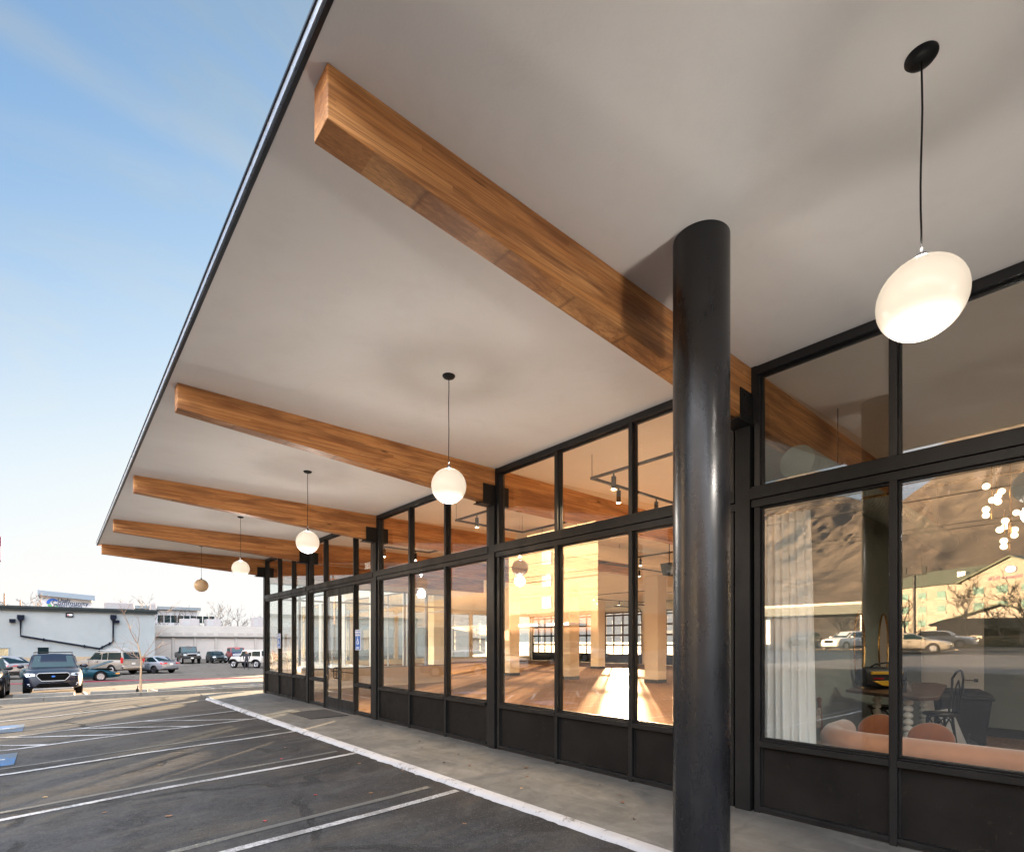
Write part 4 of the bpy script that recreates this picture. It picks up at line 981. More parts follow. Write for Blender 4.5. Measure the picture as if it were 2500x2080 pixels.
# ---------------------------------------------------------------- bare trees
def bare_tree(name, label, loc, h, r0, seed, spread=.55, depth=4, kids=4, cat='tree', group=None, nseg=5, mat='bark', trunk_frac=.35, twigs=1.0):
    rd = random.Random(seed); minr = .003 if h < 5 else .0021 * h; t = thing(name, label, cat, loc, group)
    tr = MB(); cr = MB()
    def grow(mb, p, d, L, r, lev):
        n = nseg if lev < 2 else 3; pts = [p]; rs = [r]
        for i in range(n):
            d = (d + Vector((rd.gauss(0, .10), rd.gauss(0, .10), rd.gauss(.03, .05))) * (1 + .5 * lev)).normalized()
            p = p + d * L / n; pts.append(p); rs.append(max(minr, r * (1 - .62 * (i+1) / n)))
        (tr if lev == 0 else cr).tube(pts, rs, 7 if lev == 0 else (5 if lev == 1 else 3), caps=False)
        if lev >= depth: return
        k = kids if lev else kids + 2
        for j in range(k):
            f = rd.uniform(trunk_frac if lev == 0 else .3, 1.0) if j else 1.0
            q = pts[min(n, max(1, int(f * n)))]; rr = rs[min(n, max(1, int(f * n)))]
            ang = rd.uniform(0, 6.28); side = Vector((math.cos(ang), math.sin(ang), 0)); side = (side - d * side.dot(d)).normalized()
            nd = (d * (1 - spread * .55) + side * spread * rd.uniform(.7, 1.3) + Vector((0, 0, .18))).normalized()
            grow(cr, q, nd, L * rd.uniform(.48, .72), rr * .72, lev + 1)
    grow(tr, Vector((0, 0, -.05)), Vector((0, 0, 1)), h * .5, r0, 0)
    tr.build('trunk', M[mat], t, smooth=True); cr.build('crown', M['bark2'] if lev_small(h) else M[mat], t, smooth=True)
    return t
def lev_small(h): return h > 5
def gl(x, y, dz=0): return (x, y, G(x, y) + dz)

# young tree on the island, shape after the photo: slender trunk leaning up-left with rising side limbs
t = thing('young_tree', 'slender leafless young tree with pale trunk standing on the island kerb', 'tree', gl(2.55, 25.6))
def P3(px, pz, dy=0): return Vector(((px - 340) * .0170, dy, (1690 - pz) * .0163))
rd = random.Random(5); tr = MB(); cr = MB()
tr.tube([P3(340, 1693), P3(340, 1650, .02), P3(341, 1610), P3(339, 1590), P3(334, 1566)], [.045, .036, .032, .026, .021], 8)
def limb(pts, r, lev=0):
    pts = [p if isinstance(p, Vector) else P3(*p) for p in pts]
    n = len(pts); cr.tube(pts, [r * (1 - .75 * i / (n - 1)) for i in range(n)], 5 if lev == 0 else 3, caps=False)
    if lev >= 2: return
    for i in range(1, n):
        for _ in range(2 if lev == 0 else 1):
            if rd.random() < .85:
                f = rd.random(); p = pts[i-1].lerp(pts[i], f); d = (pts[i] - pts[i-1]).normalized()
                nd = (d + Vector((rd.uniform(-.9, .9), rd.uniform(-.8, .8), rd.uniform(-.05, .6)))).normalized(); L = rd.uniform(.22, .55) * (1 if lev == 0 else .6)
                mid = p + nd * L * .5; limb([p, mid, mid + (nd + Vector((0, 0, .25))).normalized() * L * .5], r * .45, lev + 1)
limb([(334,1566),(331,1562,.05),(322,1540,.1),(316,1515,.1),(309,1495,.08),(311,1486,.1)], .02); limb([(334,1566),(336,1550,-.1),(337,1525,-.15),(334,1500,-.2)], .014)
limb([(341,1608),(350,1590,.1),(362,1572,.2),(372,1548,.25),(378,1540,.3)], .017); limb([(341,1606),(358,1588,-.2),(378,1572,-.3),(398,1566,-.4)], .014)
limb([(340,1608),(328,1594,.2),(312,1588,.3),(298,1574,.3),(294,1562,.35)], .015); limb([(340,1600),(322,1600,-.3),(306,1584,-.35),(284,1572,-.4)], .012); limb([(343,1620),(352,1604,.3),(380,1592,.4),(400,1580,.5)], .012)
limb([(336,1580),(330,1570,.3),(318,1562,.4),(310,1568,.5)], .01)
tr.build('trunk', simple('pale_bark', (.36, .26, .17), .8, scale=20, bmp=.4), t, smooth=True); cr.build('crown', M['bark'], t, smooth=True)
t = thing('bollard', 'short black post beside the foot of the young tree', 'post', gl(2.43, 25.5))
MB().cyl((0,0,-.05),(0,0,.22),.05,.045,12).cyl((0,0,.22),(.02,0,.36),.018,.014,8).build('post', M['black'], t, smooth=True)

# wheel stops
ws_ = []
for i, (x, y, a, lab) in enumerate(((-.35, 28.25, -.25, 'concrete wheel stop in front of the navy SUV, nearest on the left'), (2.0, 27.3, -.15, 'concrete wheel stop just left of the young tree'), (4.2, 26.6, -.1, 'sunlit tan concrete wheel stop right of the young tree'), (6.55, 26.3, -.08, 'concrete wheel stop nearest the glass building corner'), (-2.8, 27.25, 0, 'concrete wheel stop before the dark SUV at the left edge'))):
    o = MB().prism([(-.09, -.05), (.09, -.05), (.075, .07), (.05, .11), (-.05, .11), (-.075, .07)], 'x', -.95, .95).build('wheel_stop', M['kerbgrey'], None, bevel=.01)
    o.location = (x, y, G(x, y) - .03); o.rotation_euler.z = a; tag(o, lab, 'wheel stop', 'concrete wheel stops along the island')

# ---------------------------------------------------------------- pale stucco building with black rain pipes
YW = 86.0
def pW(px, py): # point on the wall plane
    t_ = (px - 1250) / 1296.4; rx = math.sin(A) + t_ * math.cos(A); ry = math.cos(A) - t_ * math.sin(A); d = YW / ry
    return rx * d, H - (py - 1566.7) * d / 1296.4
W = thing('stucco_building', 'pale blue white stucco building with black rain pipes and dark roof trim', 'building', (0, 90, -1), world=True)
xr = 10.15; zt = 5.88
MB().box(-40, xr, YW, YW + 16, -1.6, zt - .4).build('wall', M['stucco'], W)
MB().box(-40, xr + .01, YW - .05, YW + .3, -1.6, -.15).build('base_band', M['tan'], W)
rt = MB().box(-40, xr + .25, YW - .3, YW + 16.2, zt - .42, zt + .05).box(-40, xr + .35, YW - .42, YW - .3, zt - .12, zt + .12); rt.build('roof', M['darktrim'], W)
for (hx0, hx1), px, ptz, gr_ in (((42, 60), 50.5, 1552, 0), ((269, 284), 276, 1566, 1)):
    x0, _ = pW(hx0, 1500); x1, _ = pW(hx1, 1500); xm, z1 = pW(px, ptz); _, zh = pW(px, 1501); _, zh2 = pW(px, 1514)
    xe, ze = pW(242, 1583)
    p = MB().prism([(x0, zh), (x1, zh), (x1, lerp(zh, zh2, .6)), (xm + .2, zh2), (xm - .2, zh2), (x0, lerp(zh, zh2, .6))], 'y', YW - .5, YW - .02)
    p.tube([(xm, YW - .16, zh2), (xm, YW - .16, z1), (xe, YW - .16, ze)] + ([(xe, YW - .16, -1.1)] if gr_ else []), .125, 4)
    for k in (.28, .8): p.box(*sorted((lerp(xm, xe, k) - .05, lerp(xm, xe, k) + .05)), YW - .32, YW, lerp(z1, ze, k) - .2, lerp(z1, ze, k) + .2)
    p.build('rain_pipe', M['navy'], W, bevel=.02)
for (a, b, c, e, nm, mt) in ((23, 38, 1511, 1519, 'wall_light', 'navy'), (277, 291, 1514, 1520, 'wall_light', 'navy'), (260, 312, 1581.5, 1588, 'vent_panel', 'grey')):
    x0, z0 = pW(a, e); x1, z1 = pW(b, c); MB().box(x0, x1, YW - (.45 if nm != 'vent_panel' else .06), YW - .0, z0, z1).build(nm, M[mt], W, bevel=.02)
x0, z0 = pW(160, 1506); x1, z1 = pW(179, 1496); sg = MB().box(x0, x1, YW - .12, YW, z0, z1).build('sign_panel', M['navy'], W)
xm = (x0 + x1) / 2; zm = (z0 + z1) / 2
MB().box(xm - .22, xm + .28, YW - .14, YW - .121, zm - .11, zm + .11).build('sign_label', M['white'], sg)
MB().lathe([(.05, 0), (.08, 0), (.08, .01), (.05, .01), (.05, 0)], (xm - .13, YW - .145, zm), 16, M=Matrix.Rotation(R(90), 3, 'X')).box(xm - .19, xm - .07, YW - .156, YW - .146, zm - .015, zm + .015).build('red_ring', M['redlight'], sg)
for a, b, c, e, lit in ((-4, 20, 1582, 1600, 1), (92, 119, 1580, 1603, 0)):
    x0, z0 = pW(a, e); x1, z1 = pW(b, c); z0 = -.1 if not lit else z0
    fr = MB().box(x0 - .12, x1 + .12, YW - .12, YW - .02, z1, z1 + .12).box(x0 - .1, x0, YW - .08, YW - .01, z0, z1).box(x1, x1 + .1, YW - .08, YW - .01, z0, z1).build('window', M['stucco'], W)
    MB().box(x0, x1, YW - .03, YW + .0, z0, z1).build('pane', M['carglass'] if not lit else simple('warm_blinds', (.45, .36, .2), .5, scale=9, var=.6, kind='World'), fr)
# roof units standing on it
def unit(x0, x1, y, z0, z1, label, d=2.2, n=2):
    t = thing('roof_unit', label, 'air conditioner', ((x0+x1)/2, y + d/2, z0), group='grey roof units', world=True)
    MB().box(x0, x1, y, y + d, z0, z1).build('casing', M['greymetal2'], t, bevel=.04)
    m = MB()
    for k in range(5): m.box(x0 + .12, lerp(x0, x1, .45), y - .012, y - .001, lerp(z0, z1, .2 + .12*k), lerp(z0, z1, .27 + .12*k))
    m.build('louvre', M['grey'], t); MB().lathe([(.35, 0), (.38, .12), (.30, .14), (.30, 0)], (lerp(x0, x1, .72), y + d/2, z1), 14).build('fan_hood', M['greymetal2'], t)
def pX(px, y):
    t_ = (px - 1250) / 1296.4; rx = math.sin(A) + t_ * math.cos(A); ry = math.cos(A) - t_ * math.sin(A); d = y / ry; return rx * d, d
def pZ(py, d): return H - (py - 1566.7) * d / 1296.4
x0, d0 = pX(257, 98); x1, d1 = pX(328, 98); unit(x0, x1, 98, zt + .05, pZ(1470, d0), 'long grey rooftop unit with railing on the stucco building', 2.5)
x0, d0 = pX(368, 98); x1, d1 = pX(382, 98); unit(x0, x1, 98, zt + .05, pZ(1474, d0), 'small grey rooftop box near the right end of the stucco building', 1.5)

# ---------------------------------------------------------------- storage garages
YS = 96.5
S = thing('storage_garages', 'long low cream block building with a row of plain storage doors', 'building', (25, 100, -1), world=True)
MB().box(9, 75, YS + .3, YS + 12, -1.6, 4.15).build('wall', M['cream'], S)
MB().box(9, 75, YS + .0, YS + 12.1, 4.15, 4.3).box(9, 75, YS - .02, YS + .3, 2.66, 4.15).build('parapet', m_block('pale_parapet_block', (.44, .41, .375), (.41, .38, .35), (.33, .31, .29), .8, .35), S)
MB().box(9, 75, YS - .25, YS + .3, 2.40, 2.5).build('ledge', M['darktrim'], S)
MB().box(9, 75, YS - .2, YS + .3, 2.51, 2.62).build('ledge', M['cream'], S)
k = 0; x = 10.8
while x < 72:
    MB().box(x - .16, x + .16, YS - .1, YS + .3, -1.6, 2.395).build('pilaster', M['cream'], S)
    dr_ = MB(); dr_.box(x + .2, x + 2.78, YS + .1, YS + .28, -1.5, 2.3)
    for q_ in range(9): dr_.box(x + .2, x + 2.78, YS + .088, YS + .1, -1.3 + q_*.4, -1.285 + q_*.4)
    if k < 9: dr_.build('storage_door', simple('storage_door_paint', (.42, .38, .35), .7, var=.04, scale=.6, kind='World') if k == 0 else bpy.data.materials['storage_door_paint'], S)
    MB().box(x + .25, x + 1.25, YS - .05, YS - .02, 2.8, 3.15).box(x + 1.55, x + 2.6, YS - .05, YS - .02, 2.8, 3.15).build('panel', M['cream'], S) if k < 9 else None
    x += 2.96; k += 1
for a, b, c, lb in ((443, 487, 1510, 'grey rooftop unit over the pickup truck'), (505, 540, 1511, 'grey rooftop unit in the middle of the storage roof'), (620, 642, 1507, 'grey rooftop unit beside the glass building corner')):
    x0, d0 = pX(a, 103); x1, d1 = pX(b, 103); unit(x0, x1, 103, 4.3, pZ(c, d0), lb)

# ---------------------------------------------------------------- credit union building with sloped roof and sign
YC = 138
x0, d0 = pX(101, YC); x1, d1 = pX(223, YC); U = thing('sign_building', 'white walled building with sloped grey roof and a blue green swoosh sign', 'building', ((x0+x1)/2, YC + 5, -1), world=True)
zl, zr_ = pZ(1452, d0), pZ(1466, d1)
MB().prism([(x0, -1.5), (x1, -1.5), (x1, zr_), (x0, zl)], 'y', YC, YC + 9).build('wall', simple('white_panel_wall', (.60, .61, .64), .7, var=.03, kind='World'), U)
xa, da = pX(92, YC); xb, db = pX(231, YC)
MB().hexa([(xa, YC - 1.2, pZ(1453, da)), (xb, YC - 1.2, pZ(1467, db)), (xb, YC + 10, pZ(1467, db)), (xa, YC + 10, pZ(1453, da))], [(xa, YC - 1.2, pZ(1441, da)), (xb, YC - 1.2, pZ(1455, db)), (xb, YC + 10, pZ(1455, db)), (xa, YC + 10, pZ(1441, da))]).build('roof', simple('blue_grey_metal_roof', (.20, .25, .30), .5, kind='World'), U)
sx, sd = pX(172, YC); mu = simple('sign_blue_letters', (.03, .06, .13), .5)
def sgn(txt, px, py, size, bold=.012): 
    x_, d_ = pX(px, YC); return text_mb(txt, size, facing((x_, YC - .06, pZ(py, d_)), 180), .08, bold)
sgn('Utah', 156, 1465.5, .98).build('sign_lettering', mu, U); sgn('Community', 172, 1472.5, 1.18).build('sign_lettering', mu, U); sgn('CREDIT UNION', 166, 1479.5, .62).build('sign_lettering', mu, U)
def arc(cx, cz, ro, ri, a0, a1, n=14): return [(cx + ro*math.cos(R(lerp(a0, a1, i/n))), cz + ro*math.sin(R(lerp(a0, a1, i/n)))) for i in range(n+1)] + [(cx + ri*math.cos(R(lerp(a1, a0, i/n))) + .12, cz + ri*math.sin(R(lerp(a1, a0, i/n))) - .08) for i in range(n+1)]
cx_, cd_ = pX(129, YC); cz_ = pZ(1472.5, cd_)
MB().prism(arc(cx_, cz_, .95, .62, 40, 185), 'y', YC - .14, YC - .01).build('sign_swoosh', simple('swoosh_blue', (.01, .12, .55), .4), U)
MB().prism(arc(cx_ + .05, cz_ - .05, .9, .5, 190, 320), 'y', YC - .14, YC - .01).build('sign_swoosh', simple('swoosh_green', (.05, .35, .12), .4), U)

# far office with flat roof
YO = 150; x0, _ = pX(330, YO); x1, d1 = pX(489, YO); O = thing('office_building', 'low flat roofed office with a band of dark windows beyond the storage roofs', 'building', ((x0+x1)/2, YO + 6, -1), world=True)
MB().box(x0, x1 - .6, YO, YO + 12, -1.5, pZ(1492, d1)).build('wall', simple('office_white_wall', (.36, .37, .39), .7, kind='World'), O)
MB().box(x0 - .5, x1, YO - .8, YO + 12.5, pZ(1491, d1), pZ(1484, d1)).build('roof', simple('office_roof', (.16, .19, .21), .6, kind='World'), O)
wi = MB(); 
for k in range(9): a = lerp(x0, x1, .33) + k * 1.35; wi.box(a, a + 1.15, YO - .05, YO, pZ(1521, d1), pZ(1504, d1))
wi.build('window_band', M['carglass'], O)

# poles, sign at the edge, tall bare trees behind the roofs
for px, py, y, lb in ((11, 1448, 110, 'dark utility pole with a crossarm above the stucco roof, far left'), (50, 1465, 115, 'thin dark post rising behind the stucco roof')):
    x_, d_ = pX(px, y); t = thing('utility_pole', lb, 'pole', (x_, y, -1)); z_ = pZ(py, d_) + 1
    m_ = MB().cyl((0, 0, 0), (0, 0, z_), .15, .11, 8).build('pole', M['bark'], t, smooth=True)
    if px == 11: MB().box(-.75, .1, -.06, .06, z_ - 1.45, z_ - 1.33).build('crossarm', M['bark'], t)
t = thing('pole_sign', 'tall roadside sign panel with maroon top, cut off by the left edge', 'sign', (-6.2, 83, -1))
x_, d_ = pX(5, 83); xx = x_ + 6.2
MB().box(xx - 3.4, xx, -.25, .25, 1 + pZ(1371, d_), 1 + pZ(1311, d_)).build('sign_cabinet', simple('mauve_sign_frame', (.16, .09, .13), .5), t)
MB().box(xx - 3.3, xx - .12, -.27, -.251, 1 + pZ(1369, d_), 1 + pZ(1334, d_)).build('sign_face', M['white'], t); MB().box(xx - 3.3, xx - .12, -.27, -.251, 1 + pZ(1333.5, d_), 1 + pZ(1313, d_)).build('sign_face', simple('maroon_face', (.22, .03, .07), .5), t)
MB().cyl((xx - 1.7, 0, 0), (xx - 1.7, 0, 1 + pZ(1371, d_)), .2, n=10).build('pole', M['grey'], t)
tl = ((75, 1428, 128, 'feathery bare tree left of the swoosh sign'), (100, 1452, 133, 'bare tree whose twigs cross the left end of the swoosh sign'), (262, 1464, 120, 'bare treetop above the middle of the stucco roof'), (345, 1456, 122, 'bare treetop right of the long rooftop unit'), (392, 1458, 118, 'spreading bare tree before the far office'), (412, 1470, 112, 'lower bare tree at the stucco building right corner'),
    (520, 1470, 125, 'broad bare tree left of the middle rooftop unit'), (548, 1466, 132, 'tall bare tree behind the middle rooftop unit'), (588, 1476, 126, 'bare tree right of the middle rooftop unit'), (612, 1494, 120, 'lower bare tree left of the last rooftop unit'), (634, 1500, 124, 'bare tree touching the glass building corner'), (500, 1488, 138, 'thin bare tree behind the office end'))
for i, (px, py, y, lb) in enumerate(tl):
    x_, d_ = pX(px, y); h_ = pZ(py, d_) + 1
    bare_tree('bare_tree', lb, (x_, y, -1), h_ * 1.0, .22, 40 + i, .55, 4, 3, group='bare trees behind the far roofs', mat='bark2', trunk_frac=.25)

# ---------------------------------------------------------------- the person by the off-road car
def person(loc, rz):
    t = thing('person', 'person in dark jacket, trousers and cap standing beside the white off-road car', 'person', loc); t.rotation_euler.z = rz
    J = {'pelvis': (0,0,.95,.135,.10), 'waist': (0,0,1.08,.135,.10), 'chest': (0,.01,1.28,.165,.115), 'neckb': (0,0,1.46,.09,.075), 'neck': (0,-.005,1.53,.052,.052),
         'hl': (.10,0,.90,.092,.095), 'kl': (.15,-.02,.50,.062,.065), 'al': (.19,.01,.09,.045,.05), 'tl': (.21,-.14,.035,.038,.032),
         'hr': (-.10,0,.90,.092,.095), 'kr': (-.14,-.01,.50,.062,.065), 'ar': (-.17,.02,.09,.045,.05), 'tr': (-.19,-.13,.035,.038,.032),
         'sl': (.19,0,1.43,.068,.068), 'el': (.27,.03,1.15,.052,.052), 'wl': (.21,-.07,.95,.038,.038), 'sr': (-.19,0,1.43,.068,.068), 'er': (-.28,.03,1.15,.052,.052), 'wr': (-.22,-.06,.94,.038,.038)}
    E_ = [('pelvis','waist'),('waist','chest'),('chest','neckb'),('neckb','neck'),('pelvis','hl'),('hl','kl'),('kl','al'),('al','tl'),('pelvis','hr'),('hr','kr'),('kr','ar'),('ar','tr'),('neckb','sl'),('sl','el'),('el','wl'),('neckb','sr'),('sr','er'),('er','wr')]
    def skin(name, J, E_, root, mat, parent):
        ks = list(J); me = bpy.data.meshes.new(name); me.from_pydata([J[k][:3] for k in ks], [(ks.index(a), ks.index(b)) for a, b in E_], [])
        o = bpy.data.objects.new(name, me); C.objects.link(o)
        sk = o.modifiers.new('s', 'SKIN'); sub = o.modifiers.new('u', 'SUBSURF'); sub.levels = 2; sub.render_levels = 2
        for i, k in enumerate(ks):
            v = me.skin_vertices[0].data[i]; v.radius = J[k][3:5]; v.use_root = (k == root)
        bpy.context.view_layer.update(); m2 = bpy.data.meshes.new_from_object(o.evaluated_get(bpy.context.evaluated_depsgraph_get()))
        o.modifiers.clear(); o.data = m2; m2.materials.clear(); m2.materials.append(mat); m2.polygons.foreach_set('use_smooth', [True]*len(m2.polygons)); o.parent = parent; ORG[o] = Vector(); return o
    cloth = simple('dark_clothes', (.014, .016, .022), .85, scale=14, var=.3); skinm = simple('skin', (.45, .25, .17), .55, var=.05)
    b = skin('body', J, E_, 'pelvis', cloth, t)
    h = MB().sphere((0, -.01, 1.655), .098, 18, 14, (.80, .97, 1.2)).sphere((0, -.108, 1.645), .017, 8, 6, (.8, 1, 1.4)).sphere((.08, .0, 1.65), .022, 8, 6, (.4, .8, 1.3)).sphere((-.08, .0, 1.65), .022, 8, 6, (.4, .8, 1.3)); 
    h.box(-.022, .022, -.104, -.098, 1.598, 1.604)
    for s in (-1, 1): h.sphere((s*.032, -.095, 1.67), .010, 6, 5)
    h.build('head', skinm, b, smooth=True)
    MB().sphere((0, 0, 1.70), .10, 16, 10, (.86, 1.02, .78)).box(-.06, .06, -.17, -.07, 1.70, 1.712).build('cap', cloth, b, smooth=True)
    for s, w_ in ((1, (.21,-.07,.95)), (-1, (-.22,-.06,.94))):
        w_ = Vector(w_); hd = MB(); pm_ = w_ + Vector((0, -.02, -.055)); hd.sphere(pm_, .036, 10, 8, (.5, 1, 1.2))
        for k in range(4):
            a = pm_ + Vector((0, -.024 + .016*k, -.03)); b1 = a + Vector((-.004*s, -.004, -.034 - .004*(k in (1, 2)))); hd.tube([a, b1, b1 + Vector((-.014*s, -.002, -.022))], [.009, .008, .006], 6)
        hd.tube([pm_ + Vector((0, -.03, .02)), pm_ + Vector((-.01*s, -.052, -.008)), pm_ + Vector((-.014*s, -.055, -.034))], [.010, .009, .007], 6)
        hd.build('hand', skinm, b, smooth=True)
    for s in (1, -1): MB().sphere((s*(.20 if s > 0 else .18), -.06, .035), .06, 12, 8, (.8, 2.0, .68)).build('shoe', M['black'], t, smooth=True)
    return t
person((14.35, 57.2, G(14.35, 57.2)), R(-25))
# ---------------------------------------------------------------- fixtures on the front
def sign(y, z0, z1, label):
    w_ = .29; t = thing('parking_sign', label, 'sign', (5.27, y, z0), group='blue accessible parking signs on the mullions', world=True)
    f = MB().box(5.262, 5.268, y - w_/2, y + w_/2, z0, z1).build('sign_plate', M['white'], t, bevel=.001)
    MB().box(5.2585, 5.2615, y - w_/2 + .012, y + w_/2 - .012, z0 + .012, z1 - .012).build('sign_face', M['bluesign'], f)
    h = z1 - z0
    for s, zz, sz in (('RESERVED', z1 - .06, .062), ('PARKING', z1 - .125, .062), ('ONLY', z0 + .05, .062)):
        text_mb(s, sz, facing((5.2575, y, zz), -90), .002, .0012).build('lettering', M['white'], f)
    ic = MB(); yc, zc = y, z0 + h * .42; Mx = Matrix.Rotation(R(90), 3, 'Y')
    def q(pts, r=.008): ic.tube([(5.2565, yc - a, zc + b) for a, b in pts], r, 6)
    q([(.045*math.cos(R(v)) - .005, -.02 + .045*math.sin(R(v))) for v in range(110, 375, 20)])
    q([(-.012, .075), (-.008, .02), (.03, .018), (.045, -.04), (.062, -.036)], .009); q([(-.01, .05), (.028, .045)]); ic.sphere((5.2565, yc + .012, zc + .098), .012, 8, 6, (.3, 1, 1))
    ic.build('wheelchair_symbol', M['white'], f)
sign(11.56, 1.515, 1.98, 'blue RESERVED PARKING wheelchair sign on the frame right of the entrance doors')
sign(17.25, 1.50, 1.96, 'smaller looking blue RESERVED PARKING sign near the far building corner')
text_mb('385', .2, facing((5.362, 11.28, 3.42), -90), .002, .003).build('house_number', M['white'], B)
t = MB().box(4.24, 5.12, 11.75, 13.15, .002, .014).build('door_mat', M['mat'], None, bevel=.004); tag(t, 'black rubber door mat lying on the concrete before the entrance doors', 'door mat')
# fallen leaves
lm = [simple('leaf_brown', (.16, .075, .035), .7), simple('leaf_tan', (.36, .24, .12), .7), simple('leaf_red', (.30, .025, .03), .6), simple('leaf_dark', (.035, .025, .018), .8)]
protos = []
for k, m_ in enumerate(lm):
    rd = random.Random(k); n = 9; pts = [(math.cos(i*2*math.pi/n) * rd.uniform(.5, 1), math.sin(i*2*math.pi/n) * rd.uniform(.35, .7)) for i in range(n)]
    mb = MB(); c_ = (0, 0, .35)
    mb.add([(x, y, .12 + .25*abs(y) + rd.uniform(0, .2)) for x, y in pts] + [(0, 0, .1)], [(i, (i+1) % n, n) for i in range(n)])
    mb.xf(Matrix.Scale(.032, 4)); protos.append(mb)
LF = [((4.1,4.6),1),((4.5,4.95),0),((4.3,5.9),0),((4.6,6.6),3),((4.15,6.3),3),((4.45,7.4),3),((4.7,7.9),3),((4.3,8.8),2),((4.8,5.3),0),((4.55,3.5),0),((4.75,3.7),0),((4.9,4.1),3),((4.2,3.1),3),((4.05,9.3),3),((5.0,9.9),3),
      ((2.0,3.0),1),((2.62,3.15),1),((1.7,3.9),3),((1.2,4.4),1),((2.4,3.6),0),((3.0,4.2),0),((1.0,6.0),3),((1.6,5.7),2),((2.3,6.2),2),((.9,6.6),0),((.4,7.3),0),((2.8,5.8),0),((3.3,7.2),0),((2.0,7.0),3),((2.9,9.2),0),((.3,9.5),3),((-.1,8.6),1),((3.2,10.2),0),((1.5,8.9),3),((3.55,6.4),0),((2.6,8.4),2)]
made = {}
lt = ['curled brown leaf fallen on the concrete or asphalt', 'pale tan leaf fallen on the concrete or asphalt', 'small red leaf fallen on the concrete or asphalt', 'dark shrivelled leaf fallen on the concrete or asphalt']
rd = random.Random(11)
for (x, y), k in LF:
    if k not in made: o = protos[k].build('fallen_leaf', lm[k]); tag(o, lt[k], 'leaf', ('brown', 'tan', 'red', 'dark')[k] + ' leaves on the ground'); made[k] = o
    else: o = made[k].copy(); C.objects.link(o)
    on = x > kx(y) + .16; o.location = (x, y, .002 if on else G(x, y) + .004); o.rotation_euler.z = rd.uniform(0, 6.28); sc_ = rd.uniform(.7, 1.35); o.scale = (sc_, sc_, sc_)

# ---------------------------------------------------------------- track lights and ducts in the hall
def spot(loc, e, kind='SPOT', col=(1, .74, .46), r=.04):
    l = bpy.data.lights.new('lamp', kind); l.energy = e; l.color = col; l.shadow_soft_size = r
    if kind == 'SPOT': l.spot_size = R(150); l.spot_blend = .7
    o = bpy.data.objects.new('lamp', l); C.objects.link(o); o.location = loc
def track(x0, x1, y0, y1, label, heads, z=4.1):
    t = thing('track_light', label, 'track light', (x0, y1, z), group='black track light frames in the hall', world=True)
    m = MB(); w_ = .018
    m.box(x0 - w_, x0 + w_, y0, y1, z - w_, z + w_); m.box(x1 - w_, x1 + w_, y0, y1, z - w_, z + w_); m.box(x0 + w_, x1 - w_, y1 - 2*w_, y1, z - w_ + .001, z + w_ - .001); m.box(x0 + w_, x1 - w_, y0, y0 + 2*w_, z - w_ + .001, z + w_ - .001)
    for x in (x0, x1):
        for y in (y0 + .02, y1 - .02): m.cyl((x, y, z), (x, y, CZ), .004, n=5)
    m.build('rail', M['black'], t)
    for x, y in heads:
        hd = MB().cyl((x, y, z - .02), (x, y, z - .07), .012, n=8).cyl((x, y, z - .07), (x, y, z - .25), .034, n=14).build('spotlight', M['black'], t, smooth=True)
        MB().cyl((x, y, z - .2505), (x, y, z - .252), .028, n=14).build('lens', M['bulb'], hd)
        spot((x, y, z - .26), 16, col=(1, .72, .46))
track(5.97, 11.0, 2.95, 5.17, 'square black track frame with three spotlights behind the first bay left of the column', [(5.97, 4.75), (6.6, 5.155), (7.6, 5.155), (9.6, 5.155)])
track(6.0, 7.75, 6.9, 8.7, 'small black track frame under the second beam, behind the glass right of the doors', [(6.0, 8.0), (6.9, 8.685), (7.6, 6.92)])
track(6.1, 7.6, 10.9, 12.3, 'black track frame above the entrance doors inside', [(6.3, 12.285), (7.2, 12.285)])
track(12.5, 19.5, 6.6, 10.5, 'large far track frame deep in the hall near the white columns', [(12.5, 9.0), (14.5, 10.485), (17, 10.485), (12.5, 7.4)])
track(21, 27, 14.5, 19.5, 'farthest track frame before the glazed overhead doors', [(21, 18), (23, 19.485), (25, 19.485)])
t = thing('air_duct', 'fat round grey duct hanging below the hall ceiling', 'duct', (8.3, 9.2, 4.0), world=True)
m = MB(); Mx = Matrix.Rotation(R(90), 3, 'Y'); m.lathe([(.0001, 8.3)] + [(.2 + .004 * (k % 2), 8.3 + k*.15) for k in range(40)] + [(.0001, 14.3)], (0, 9.35, 4.12), 24, M=Mx); m.build('duct_pipe', M['wallwarm'], t, smooth=True)
for x in (9, 12): MB().cyl((x, 9.35, 4.3), (x, 9.35, CZ), .006, n=5).build('hanger', M['black'], t)
t = thing('ceiling_speaker', 'dark boxy loudspeaker hanging from the hall ceiling, seen just left of the round column', 'loudspeaker', (8.2, 6.0, 3.0), world=True)
def fromPx(px, py, d):
    t_ = (px - 1250) / 1296.4; return (math.sin(A) + t_*math.cos(A)) * d, (math.cos(A) - t_*math.sin(A)) * d, H - (py - 1566.7) * d / 1296.4
x_, y_, z_ = fromPx(1634, 1392, 14)
MB().hexa([(x_-.2, y_-.16, z_-.17), (x_+.2, y_-.16, z_-.17), (x_+.15, y_+.12, z_-.13), (x_-.15, y_+.12, z_-.13)], [(x_-.27, y_-.2, z_+.17), (x_+.27, y_-.2, z_+.17), (x_+.2, y_+.16, z_+.17), (x_-.2, y_+.16, z_+.17)]).build('cabinet', M['blackplastic'], t, bevel=.02)
MB().cyl((x_, y_, z_ + .17), (x_, y_, CZ), .012, n=6).build('hanger', M['black'], t)
